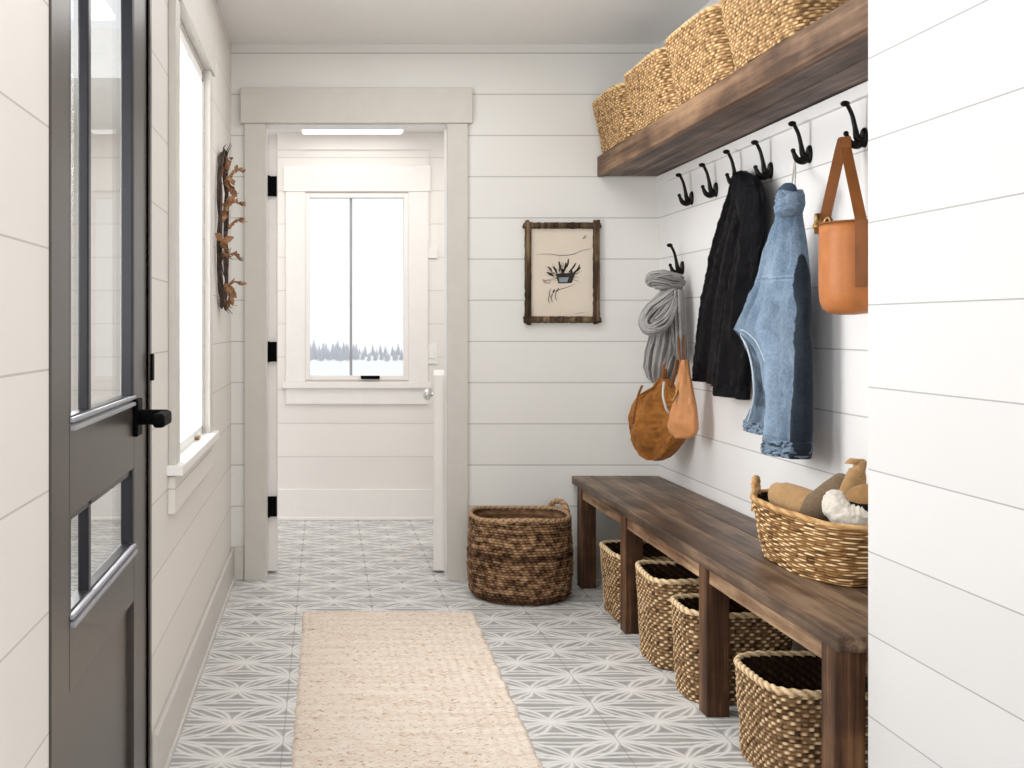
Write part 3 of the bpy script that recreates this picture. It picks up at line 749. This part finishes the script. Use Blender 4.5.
mb = MB(); hang(mb, [(439, 768, 811), (445, 767, 811), (451, 766, 810), (455, 768, 809)], (1.412, 3.75), (0, -1), .108, 24, 110, lambda u, v: .008 * math.sin(5 * u + 2) + .003 * math.sin(22 * u), 0, .007, att=htint, ins=(3, 7))
tag(mb.build('frayed_hem', M['denim'], dj, smooth=True), 'ragged pale and dark hem band')
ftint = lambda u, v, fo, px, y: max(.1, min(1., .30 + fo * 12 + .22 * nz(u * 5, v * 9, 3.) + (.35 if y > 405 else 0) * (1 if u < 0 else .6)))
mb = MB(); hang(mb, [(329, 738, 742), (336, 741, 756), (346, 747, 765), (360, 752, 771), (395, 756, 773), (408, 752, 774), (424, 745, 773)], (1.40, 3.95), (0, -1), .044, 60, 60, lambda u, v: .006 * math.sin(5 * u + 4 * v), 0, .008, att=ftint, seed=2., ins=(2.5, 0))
slv = mb.build('sleeve', M['denim'], dj, smooth=True)
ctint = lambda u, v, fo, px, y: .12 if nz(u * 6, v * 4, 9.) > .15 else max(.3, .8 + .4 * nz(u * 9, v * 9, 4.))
mb = MB(); hang(mb, [(422, 744, 772), (428, 743, 773), (433, 744, 772)], (1.398, 3.95), (0, -1), .05, 12, 60, None, 0, .005, att=ctint, ins=(2.5, 0)); tag(mb.build('cuff', M['denim'], slv, smooth=True), 'worn two-tone sleeve cuff')
mb = MB(); p = smooth_path([pt(738, 329, 1.385), pt(742, 337, 1.372), pt(748, 350, 1.366), pt(752.5, 370, 1.362), pt(754, 395, 1.362), pt(751, 412, 1.364), pt(748, 422, 1.366)], 8); mb.tube(p, .0036, 8); mb.build('edge_seam', M['denim_edge'], dj, smooth=True)
mb = MB(); p = smooth_path([pt(738, 329, 1.385), pt(746, 332, 1.362), pt(757, 343, 1.352), pt(765, 362, 1.347)], 8); mb.tube(p, .0022, 8); mb.build('edge_seam', M['denim_edge'], dj, smooth=True)
# collar: two folded leaves
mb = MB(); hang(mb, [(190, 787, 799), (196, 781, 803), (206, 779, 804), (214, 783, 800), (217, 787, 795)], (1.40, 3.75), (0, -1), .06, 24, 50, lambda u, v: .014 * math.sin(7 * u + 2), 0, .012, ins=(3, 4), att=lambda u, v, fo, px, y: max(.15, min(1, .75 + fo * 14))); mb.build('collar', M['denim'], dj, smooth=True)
mb = MB(); p = smooth_path([pt(780.5, 204, 1.40), pt(781, 194, 1.38), pt(787, 188, 1.38), pt(792, 189, 1.39), pt(794, 196, 1.40)], 6); mb.tube(p, lerp_list([.010, .015, .016, .014, .010], len(p)), 10); mb.build('inner_collar', M['denim_dark'], dj, smooth=True)
mb = MB(); lp = pt(793, 190, 1.42); hp = Vector((XR - .05, 3.785, HOOK_Z - .02))
mb.tube(smooth_path([lp + Vector((0, .014, 0)), hp + Vector((0, .008, -.03)), hp, hp + Vector((0, -.008, -.03)), lp + Vector((0, -.014, 0))], 6), .0028, 6); mb.build('hanging_loop', M['cord_pale'], dj, smooth=True)

# grey scarf
sc = thing('knit_scarf', 'grey knitted scarf looped over the lower hook in the corner', 'scarf', (1.42, 5.08, 1.08))
sb, sd = (1.42, 5.08), (.75, -.66)
def pq(px, py, Y): return Vector(((px - CX) * Y / F, Y, zat(py, Y)))
def bundle(mb, path, Rr, r, n, seed, twist=1.2):
    """gathered cloth: a core with many thin folds running round it"""
    P_ = smooth_path(path, 10); m = len(P_); RR = lerp_list(Rr, m)
    mb.tube(P_, [q * .86 for q in RR], 20, att=None); mb.a[-20 * m:] = [.25] * (20 * m)
    prev = None; fr = []
    for i, p in enumerate(P_):
        d = (P_[min(i + 1, m - 1)] - P_[max(i - 1, 0)]).normalized(); ref = prev or (Vector((0, 0, 1)) if abs(d.z) < .9 else Vector((1, 0, 0)))
        a = (ref - d * ref.dot(d)).normalized(); prev = a; fr.append((a, d.cross(a)))
    for k in range(n):
        th0 = 2 * PI * k / n + R.uniform(-.2, .2); tt = R.uniform(.6, 1.); pts = []
        for i, p in enumerate(P_):
            u = i / (m - 1); th = th0 + twist * u + .5 * nz(u * 4, k * 2.3, seed); rr = RR[i] * (.92 + .16 * nz(u * 5, k * 1.7, seed + 3)); a, b = fr[i]
            pts.append(p + a * (rr * math.cos(th)) + b * (rr * math.sin(th)))
        b0 = len(mb.v); mb.tube(pts, [r * (.8 + .5 * nz(i * .15, k, seed + 9)) for i in range(m)], 6); mb.a[b0:] = [tt] * (len(mb.v) - b0)
pleat = lambda u, v: .010 * math.sin(16 * u + 6 * v + 1.5 * math.sin(4 * v)) + .006 * math.sin(37 * u + 9 * v + 2 * nz(u * 3, v * 4, 1.))
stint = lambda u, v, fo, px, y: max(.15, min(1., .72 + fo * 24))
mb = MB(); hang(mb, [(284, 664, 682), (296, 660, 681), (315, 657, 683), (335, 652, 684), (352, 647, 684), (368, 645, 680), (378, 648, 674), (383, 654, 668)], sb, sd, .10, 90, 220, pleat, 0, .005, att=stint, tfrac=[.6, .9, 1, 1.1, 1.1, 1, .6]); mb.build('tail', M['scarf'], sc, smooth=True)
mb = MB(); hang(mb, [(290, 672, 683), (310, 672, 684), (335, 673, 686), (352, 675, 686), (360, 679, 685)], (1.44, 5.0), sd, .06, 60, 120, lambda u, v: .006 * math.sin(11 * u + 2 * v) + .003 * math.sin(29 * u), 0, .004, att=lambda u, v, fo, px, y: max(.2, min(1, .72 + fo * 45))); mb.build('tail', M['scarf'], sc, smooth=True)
mb = MB(); bundle(mb, [pq(674, 290, 5.02), pq(664, 299, 4.97), pq(652, 311, 4.95), pq(648, 321, 4.95), pq(652, 327, 4.94), pq(661, 323, 4.93), pq(668, 311, 4.95), pq(674, 294, 5.0)], [.026, .030, .034, .036, .036, .034, .028, .022], .0055, 30, 2., 1.6); mb.build('loop', M['scarf'], sc, smooth=True)
mb = MB(); bundle(mb, [pq(650, 285, 5.0), pq(653, 281, 4.99), pq(662, 280, 4.98), pq(671, 281, 5.01), pq(679, 282, 5.05)], [.012, .034, .040, .036, .030], .0055, 32, 5., .5); mb.build('folded_top', M['scarf'], sc, smooth=True)

# brown suede bag
bg = thing('suede_bag', 'slouchy brown suede bag hanging in the corner below the grey scarf', 'bag', (1.39, 5.0, .58))
bb, bd = (1.375, 5.05), (.70, -.71)
mb = MB(); hang(mb, [(379, 660, 671), (387, 655, 674), (394, 643, 678), (398, 639, 681), (406, 634, 685), (416, 631, 688), (430, 631, 688), (440, 633, 683), (450, 637, 676), (456, 642, 670), (460, 650, 662)], bb, bd, .11, 80, 110, lambda u, v: .008 * math.sin(5 * u + 5 * v) + .004 * math.sin(12 * u - 9 * v), 0, .013, tfrac=[.4, .9, 1.2, 1.3, 1.2, .9, .5], seed=5.); mb.build('bag_body', M['suede'], bg, smooth=True)
mb = MB(); hkp = Vector((XR - .055, 5.13, 1.385))
mb.tube(smooth_path([pq(662, 384, 5.0), pq(667, 360, 5.03), pq(674, 320, 5.1), hkp, pq(680, 320, 5.08), pq(678, 360, 5.0), pq(671, 388, 4.98)], 8), .011, 8, flat=.4); mb.build('strap', M['tan_strap'], bg, smooth=True)
mb = MB(); mb.tube(smooth_path([pq(664, 382, 4.93), pq(663, 395, 4.90), pq(666, 408, 4.89), pq(669, 413, 4.89)], 6), .005, 8); mb.build('tie_cord', M['cord_pale'], bg, smooth=True)
mb = MB(); mb.tube(smooth_path([pq(642, 386, 4.98), pq(638, 396, 4.95), pq(635, 410, 4.95), pq(633, 424, 4.96)], 6), .005, 8); mb.build('side_seam', M['tan_strap'], bg, smooth=True)
# small tan leather bag
pb = thing('leather_pouch_bag', 'small pale tan leather bag hanging in front of the brown suede bag', 'bag', (1.44, 4.85, .72))
b2, d2 = (1.40, 4.76), (.5, -.86)
mb = MB(); hang(mb, [(360, 682.5, 687.5), (372, 680, 689), (382, 678, 690.5), (392, 677, 692), (405, 674, 694.5), (418, 670, 696), (428, 668, 697), (434, 670, 695), (438, 676, 689)], b2, d2, .06, 40, 60, lambda u, v: .008 * math.sin(4 * u + 2 * v), 0, .006, tfrac=[.4, .6, .9, 1.1, 1.2, .8]); mb.build('bag_body', M['tan_pale'], pb, smooth=True)
mb = MB(); mb.tube(smooth_path([pq(687, 377, 4.80), pq(684, 356, 4.88), pq(683, 320, 5.02), Vector((XR - .05, 5.128, 1.383)), pq(677, 320, 5.02), pq(680, 360, 4.86), pq(682, 380, 4.78)], 8), .009, 8, flat=.4); mb.build('strap', M['tan_strap'], pb, smooth=True)
mb = MB(); mb.tube(smooth_path([pq(680, 383, 4.74), pq(677, 393, 4.72), pq(672, 402, 4.72)], 5), .006, 8); mb.build('clasp', M['brass'], pb, smooth=True)

# tan bucket bag
kb_ = thing('bucket_bag', 'tan leather bucket bag with wide strap hanging at the right end hook', 'bag', (1.43, 3.29, 1.18))
cx_, cy_ = 1.425, 3.285; zt, zb = 1.432, 1.183; rows_ = []
prof = [(0, .25), (.004, .62), (.016, .86), (.04, .97), (.08, 1.), (.15, 1.), (.22, .99), (.249, .985)]
for dz, s in prof: rows_.append([(cx_ + .072 * s * math.cos(2 * PI * i / 40), cy_ + .098 * s * math.sin(2 * PI * i / 40), zb + dz) for i in range(40)])
for dz, s in ((.249, .95), (.2, .94), (.05, .9)): rows_.append([(cx_ + .072 * s * math.cos(2 * PI * i / 40), cy_ + .098 * s * math.sin(2 * PI * i / 40), zb + dz) for i in range(40)])
mb = MB(); mb.grid(rows_, True, None, True, True); mb.build('bag_body', M['tan'], kb_, smooth=True)
tip = Vector((XR - .055, 3.40, HOOK_Z - .015))
def ribbon(mb, pts, wv, th=.003):
    pts = [Vector(p) for p in pts]; wv = Vector(wv); rows = []
    for i, p in enumerate(pts):
        d_ = (pts[min(i + 1, len(pts) - 1)] - pts[max(i - 1, 0)]).normalized(); n_ = d_.cross(wv).normalized() * th
        rows.append([p - wv - n_, p + wv - n_, p + wv + n_, p - wv + n_])
    mb.grid(rows, True, None, True, True); return mb
mb = MB()
def lerp3(a, b, n): return [Vector(a).lerp(Vector(b), i / n) for i in range(n + 1)]
top = [(tip.x - .010, 3.412, tip.z - .02), (tip.x - .004, 3.406, tip.z + .012), (tip.x - .004, 3.394, tip.z + .012), (tip.x - .006, 3.386, tip.z - .02)]
path = lerp3((cx_ - .030, cy_ + .103, zt - .015), top[0], 6) + [Vector(q) for q in top[1:3]] + lerp3(top[3], (cx_ - .012, cy_ - .1035, zt), 6) + lerp3((cx_ - .012, cy_ - .1045, zt - .03), (cx_ - .012, cy_ - .1045, zt - .175), 3)
ribbon(mb, path, (.012, -.009, 0)); mb.build('strap', M['tan_strap'], kb_, bevel=.001)
mb = MB(); mb.tube([(cx_ - .045, cy_ + .094, zt - .02), (cx_ - .043, cy_ + .098, zt + .035)], .010, 10); mb.ball((cx_ - .046, cy_ + .096, zt + .0), .013); mb.build('buckle', M['brass'], kb_, smooth=True)
mb = MB(); mb.tube(smooth_path([(cx_ - .06, cy_ + .02, zt - .002), (cx_ - .055, cy_ + .01, zt + .012), (cx_ - .052, cy_ - .005, zt + .012), (cx_ - .055, cy_ - .02, zt - .002)], 5), .006, 8); mb.build('clasp', M['brass'], kb_, smooth=True)
mb = MB(); ring = [(cx_ + .0725 * math.cos(2 * PI * i / 48), cy_ + .0985 * math.sin(2 * PI * i / 48), zt) for i in range(49)]; mb.tube(ring, .0028, 6); mb.build('rim_binding', M['tan_strap'], kb_, smooth=True)

# ------------------------------------------------------------------ boots and slippers in the wicker basket
def lump(a_, u, s=0.): return .06 * math.sin(2 * a_ + u * 5 + s)
bt = thing('ankle_boot', 'tan suede ankle boot with dark elastic side leaning in the wicker basket', 'boot', (1.38, 3.43, .56))
mb = MB(); p = smooth_path([(1.312, 3.575, .672), (1.318, 3.565, .668), (1.330, 3.54, .654), (1.350, 3.49, .640), (1.372, 3.435, .626), (1.385, 3.40, .60)], 10); mb.tube(p, lerp_list([.008, .026, .043, .052, .054, .04], len(p)), 24, fold=lambda a_, u: .04 * math.sin(2 * a_ + 1)); mb.build('vamp', M['boot'], bt, smooth=True)
mb = MB(); p = smooth_path([(1.366, 3.43, .600), (1.386, 3.39, .640), (1.408, 3.345, .685), (1.424, 3.315, .722)], 12); mb.tube(p, lerp_list([.044, .052, .047, .036], len(p)), 36, fold=lambda a_, u: .03 * math.sin(18 * a_)); tag(mb.build('elastic_gore', M['gore'], bt, smooth=True), 'dark brown ribbed elastic side panel')
mb = MB(); p = smooth_path([(1.418, 3.29, .69), (1.428, 3.285, .715), (1.433, 3.28, .745), (1.434, 3.278, .765)], 8); mb.tube(p, lerp_list([.030, .032, .027, .019], len(p)), 24, flat=.8); mb.build('heel_counter', M['boot'], bt, smooth=True)
mb = MB(); ribbon(mb, smooth_path([(1.430, 3.268, .745), (1.436, 3.266, .77), (1.436, 3.264, .788), (1.426, 3.272, .790), (1.420, 3.28, .778)], 6), (.012, -.012, 0), .0035); mb.build('pull_tab', M['boot'], bt, smooth=True)
mb = MB(); p = smooth_path([(1.300, 3.57, .628), (1.318, 3.53, .606), (1.345, 3.47, .592), (1.365, 3.43, .580)], 8); mb.tube(p, .020, 12); mb.build('sole', M['black_lining'], bt, smooth=True)
bt.location.x += .010
sl = thing('fleece_slipper', 'brown slipper with thick white fleece cuff at right end of wicker basket', 'slipper', (1.37, 3.14, .56))
def fluff(path, rad, nm):
    mb = MB(); pp = smooth_path(path, 14); rr = lerp_list(rad, len(pp))
    mb.tube(pp, rr, 40, fold=lambda a_, u: .14 * nz(math.cos(a_) * 3, math.sin(a_) * 3, u * 14) + .14 * nz(math.cos(a_) * 8, math.sin(a_) * 8, u * 40)); mb.a = [1.] * len(mb.a); return mb.build(nm, M['fleece'], sl, smooth=True)
fluff([(1.378, 3.255, .690), (1.366, 3.23, .686), (1.358, 3.20, .668), (1.372, 3.17, .652), (1.390, 3.155, .652), (1.408, 3.15, .658), (1.420, 3.15, .664)], [.014, .030, .036, .034, .034, .034, .02], 'fleece_cuff')
mb = MB(); p = smooth_path([(1.395, 3.215, .675), (1.400, 3.185, .697), (1.412, 3.155, .704), (1.425, 3.135, .702), (1.432, 3.125, .695)], 10); mb.tube(p, lerp_list([.014, .030, .036, .034, .02], len(p)), 24, flat=.8); mb.build('upper', M['slip'], sl, smooth=True)
mb = MB(); p = smooth_path([(1.385, 3.18, .675), (1.40, 3.15, .680), (1.415, 3.13, .682)], 6); mb.tube(p, .018, 12); mb.build('lining', M['black_lining'], sl, smooth=True)  # black core stands in for the shade in the slipper opening

# ------------------------------------------------------------------ framed drawing
fx0, fx1, fz0, fz1 = .904, 1.248, 1.166, 1.628
pf = thing('framed_drawing', 'small botanical ink drawing in rough bark frame on back wall', 'picture', (1.076, YB, fz0))
mb = MB(); fwid = .034
def bark_bar(p0, p1):
    for k in range(7):
        o = Vector((R.uniform(-.009, .009), R.uniform(-.006, .004), R.uniform(-.009, .009))) if k else Vector((0, 0, 0))
        n = 26; pts = [Vector(p0).lerp(Vector(p1), i / (n - 1)) + o + Vector((.002 * nz(i * .7, k * 3, 1), .002 * nz(i * .7, k * 3, 5), .002 * nz(i * .7, k * 3, 9))) for i in range(n)]
        mb.tube(pts, [(.0145 if k == 0 else .0075) * (1 + .2 * nz(i * .9, k, 4)) for i in range(n)], 8)
hw = fwid / 2; yy = YB - .018
bark_bar((fx0 + hw, yy, fz0), (fx0 + hw, yy, fz1)); bark_bar((fx1 - hw, yy, fz0), (fx1 - hw, yy, fz1)); bark_bar((fx0, yy, fz0 + hw), (fx1, yy, fz0 + hw)); bark_bar((fx0, yy, fz1 - hw), (fx1, yy, fz1 - hw))
mb.build('bark_frame', M['bark'], pf, smooth=True)
MB().box(fx0 + .022, fx1 - .022, YB - .012, YB - .002, fz0 + .022, fz1 - .022).build('paper', M['paper'], pf)
def ax_(u): return fx0 + (u - 523) / 76 * (fx1 - fx0)
def az_(v): return fz1 - (v - 222.5) / 101.5 * (fz1 - fz0)
yi = YB - .0135
def stroke(mb, pts, w):
    P_ = smooth_path([(ax_(u), yi, az_(v)) for u, v in pts], 5) if len(pts) > 2 else [Vector((ax_(u), yi, az_(v))) for u, v in pts]
    rows = []
    for i, p in enumerate(P_):
        d_ = (P_[min(i + 1, len(P_) - 1)] - P_[max(i - 1, 0)]); n_ = Vector((-d_.z, 0, d_.x)).normalized() * w * .5 * (.35 + .65 * math.sin(PI * (i + .6) / (len(P_) + .2)))
        rows.append([p - n_, p + n_])
    mb.grid(rows, False)
ink, soft, soft2, mark, sign = MB(), MB(), MB(), MB(), MB()
stroke(ink, [(535, 255), (548, 254.6), (560, 256), (572, 255), (582, 251), (591, 249)], .0022)
stroke(soft, [(559, 256), (559.5, 270)], .0012)
for u, v, a_, l, w_ in [(556, 274, 118, 8, .010), (559, 272, 95, 10, .009), (563, 272, 75, 9, .010), (568, 273, 52, 12, .008), (572, 274, 38, 10, .009), (553, 277, 150, 8, .009), (551, 272, 128, 6, .008), (575, 272, 60, 8, .006), (566, 268, 80, 9, .007), (562, 275, 100, 6, .012), (569, 276, 70, 6, .010)]:
    e = (u + l * math.cos(math.radians(a_)), v - l * math.sin(math.radians(a_))); stroke(ink, [(u, v), ((u + e[0]) / 2 + .6, (v + e[1]) / 2), e], w_)
for k in range(44):
    a_ = R.uniform(-35, 215); l = R.uniform(9, 20); u, v = 563 + R.uniform(-6, 6), 277; e = (u + l * math.cos(math.radians(a_)), v - .75 * l * math.sin(math.radians(a_))); stroke(soft, [(u, v), ((u + e[0]) / 2 + R.uniform(-2, 2), (v + e[1]) / 2), e], .0016)
for a0 in (0, 40, 85): stroke(soft2, [(545.5, 281), (545.5 + 4 * math.cos(a0), 281 + 3 * math.sin(a0)), (549, 284)], .003)
for u, v in ((550, 294), (552, 299), (556, 297), (549, 300)):
    stroke(soft2, [(u, v - 5), (u - 1.5, v), (u, v + 4)], .005)
stroke(ink, [(575, 284), (566, 288), (556, 291), (550, 296)], .0022); stroke(ink, [(554, 290), (552, 293)], .006); stroke(ink, [(558, 289), (556, 292)], .006)
stroke(mark, [(582, 240), (584, 237), (586, 236)], .003); stroke(mark, [(583, 239), (586, 238)], .003)
stroke(sign, [(574, 314.5), (579, 313.5), (584, 313)], .002)
ink.build('ink_drawing', M['ink'], pf); tag(soft.build('faint_strokes', M['ink_soft'], pf), 'fainter brown pen strokes')
soft2.build('side_blossom', M['ink_soft'], pf); mark.build('pen_mark', M['ink'], pf); sign.build('signature', M['ink_soft'], pf)
pot = MB(); pot.add([(ax_(u), yi - .0006, az_(v)) for u, v in ((555, 274.5), (575, 273), (571, 283.5), (557.5, 284))], [(0, 1, 2, 3)]); pot.build('pot_sketch', M['ink'], pf)
pot = MB(); pot.add([(ax_(u), yi - .0012, az_(v)) for u, v in ((558, 278), (568, 277.8), (566.5, 282.5), (558.5, 282.8))], [(0, 1, 2, 3)]); tag(pot.build('pot_wash', M['ink_blue'], pf), 'grey-blue wash on the pot')

# ------------------------------------------------------------------ twig wreath on the left wall
wc = Vector((XL + .02, 4.87, 1.548)); wr = .305
wt = thing('twig_wreath', 'twig wreath with dry brown leaf sprigs on left wall past the window', 'wreath', (XL, wc.y, wc.z - wr))
mb = MB()
for k in range(7):
    n = 70; ph = R.uniform(0, 6); pts = []
    for i in range(n + 1):
        th = 2 * PI * i / n; q = .014 * math.sin(th * 4 + ph) + R.uniform(-.003, .003); o = .012 * math.cos(th * 5 + ph * 2)
        rr = wr + q; pts.append((wc.x - .004 + .6 * o, wc.y + .55 * rr * math.cos(th), wc.z + rr * math.sin(th)))
    mb.tube(pts, .0045, 6)
for k in range(12):
    th = R.uniform(0, 2 * PI); r0 = wr; p0 = Vector((wc.x - .002, wc.y + .55 * r0 * math.cos(th), wc.z + r0 * math.sin(th))); tg = Vector((R.uniform(.0, .25), -math.sin(th) + .25 * math.cos(th), math.cos(th) + .25 * math.sin(th)))
    mb.tube([p0, p0 + tg * .06, p0 + tg * .1 + Vector((.01, 0, 0))], [.003, .0025, .001], 5)
mb.build('twig_ring', M['twig'], wt, smooth=True)
def leafm(mb, p, d, l, w_):
    d = d.normalized(); s = d.cross(Vector((R.uniform(-1, 1), R.uniform(-1, 1), R.uniform(-1, 1)))).normalized(); up_ = d.cross(s)
    rows = []
    for i in range(6):
        t = i / 5; ww = w_ * math.sin(PI * (.08 + .9 * t)); q = p + d * l * t + up_ * .25 * l * (t - t * t) * 2
        rows.append([q - s * ww + up_ * ww * .3, q, q + s * ww + up_ * ww * .3])
    mb.grid(rows, False)
SPR = [(219, 158, 222, 176, 1), (228, 178, 242, 171, 0), (226, 180, 230, 188, 1), (224, 210, 236, 196, 0), (226, 206, 243, 206, 0), (220, 222, 230, 204, 1), (228, 228, 243, 222, 0), (220, 240, 226, 252, 1), (226, 256, 240, 260, 0), (224, 288, 242, 284, 0), (222, 284, 230, 300, 1)]
for (u0, v0, u1, v1, big) in SPR:
    mb = MB(); Y_ = 4.72 + R.uniform(-.1, .2)
    p0 = pq(u0, v0, Y_); p1 = pq(u1, v1, Y_ + .06); p0.x = max(p0.x, XL + .03); mid = (p0 + p1) / 2 + Vector((.0, 0, .018))
    pp = smooth_path([p0, mid, p1], 5); mb.tube(pp, .0035, 6)
    for i, q in enumerate(pp[::1 if not big else 2]):
        for k in range(2):
            d_ = (p1 - p0).normalized() + Vector((R.uniform(-.6, .8), R.uniform(-.8, .8), R.uniform(-.8, .8)))
            leafm(mb, q, d_, R.uniform(.014, .022) * (2.3 if big else 1.), R.uniform(.0045, .007) * (2.4 if big else 1.))
    mb.build('leaf_sprig', M['leafdry'], wt, smooth=True)

# ------------------------------------------------------------------ rug
rg = thing('woven_rug', 'cream woven jute runner rug on the tile floor before doorway', 'rug', (.25, 3.9, 0))
mb = MB(); nx_, ny_ = 70, 150; rows = []
for j in range(ny_ + 1):
    y = 2.95 + (4.835 - 2.95) * j / ny_; row = []
    for i in range(nx_ + 1):
        u = i / nx_; ed = .007 * nz(y * 14, u * 2, 3)
        xl, xr = -.088 + ed, .598 - .055 * (1 - j / ny_) * .6 + .010 * nz(y * 10, 5, 1)
        yj = y + (.010 * nz(u * 18, 0, 7) if j in (0, ny_) else 0)
        z = .009 + .0025 * math.sin(2 * PI * y / .022) + .003 * nz(u * 30, y * 40, 2) + .002 * math.sin(u * 130)
        row.append((xl + (xr - xl) * u, yj, z if 0 < i < nx_ and 0 < j < ny_ else .001))
    rows.append(row)
mb.grid(rows, False); mb.build('rug_weave', M['rug'], rg, smooth=True)
mb = MB()
for k in range(90):
    x = -.085 + .68 * k / 89; a_ = R.uniform(-.006, .006)
    mb.tube([(x, 4.83, .008), (x + a_, 4.848, .006), (x + a_ * 2, 4.858 + R.uniform(-.006, .008), .004)], .0022, 5)
mb.build('fringe', M['rug'], rg, smooth=True)

# ------------------------------------------------------------------ light, world, camera
def area(name, loc, target, sx, sy, power, col=(1, 1, 1)):
    l = bpy.data.lights.new(name, 'AREA'); l.shape = 'RECTANGLE'; l.size = sx; l.size_y = sy; l.energy = power; l.color = col
    o = bpy.data.objects.new(name, l); COL.objects.link(o); o.location = loc
    o.rotation_euler = (Vector(target) - Vector(loc)).to_track_quat('-Z', 'Y').to_euler(); return o
area('window_daylight', (XL - .5, 3.83, 1.45), (1.5, 3.83, 1.3), 1.2, 1.2, 46, (1, .99, .985))
area('door_daylight', (XL - .45, 2.35, 1.45), (1.5, 2.4, 1.3), .9, .8, 22, (1, .99, .985))
area('near_left_fill', (XL - .35, .15, 1.45), (1.6, 1.6, 1.2), 1.4, 1.2, 23, (1, .99, .985))  # added fill from the left, outside the unseen opening
area('ceiling_fill', (.45, 1.6, 2.42), (.55, 1.9, 0), 1.2, 2.4, 15, (1, .985, .97))  # added soft fill above the camera, no fixture there
area('rear_fill', (.4, YREAR - .3, 1.5), (.6, 5, 1.2), 1.4, 1.7, 43, (1, .99, .98))  # added fill from behind the camera
area('room_fill', (.4, 4.2, 2.42), (.4, 4.2, 0), .9, 1.6, 14, (1, .99, .98))  # added overhead fill that lifts the back of the room
area('hall_fill', (.3, 6.3, 2.29), (.3, 6.4, 0), 2.6, .9, 20, (1, .98, .96))  # added fill brightening the hall, separate from its ceiling light

wd = bpy.data.worlds.new('overcast'); bpy.context.scene.world = wd; wd.use_nodes = True
nt = wd.node_tree; bgd = nt.nodes['Background']
geo = nt.nodes.new('ShaderNodeTexCoord'); sp = nt.nodes.new('ShaderNodeSeparateXYZ'); rp = nt.nodes.new('ShaderNodeValToRGB')
nt.links.new(geo.outputs['Generated'], sp.inputs[0]); nt.links.new(sp.outputs[2], rp.inputs[0]); nt.links.new(rp.outputs[0], bgd.inputs[0])
rp.color_ramp.elements[0].color = (.96, .965, .975, 1); rp.color_ramp.elements[1].color = (1, 1, 1, 1)
bgd.inputs[1].default_value = 1.15

cam = bpy.data.cameras.new('camera'); co = bpy.data.objects.new('camera', cam); COL.objects.link(co)
co.location = (0, 0, H); co.rotation_euler = (PI / 2, 0, 0)
cam.sensor_width = 36; cam.lens = 36 * F / 1024
cam.shift_x = (512 - CX) / 1024; cam.shift_y = -(384 - CY) / 1024
cam.clip_start = .05; cam.clip_end = 1000
sc_ = bpy.context.scene; sc_.camera = co
sc_.view_settings.view_transform = 'Standard'; sc_.view_settings.look = 'None'; sc_.view_settings.exposure = 0.
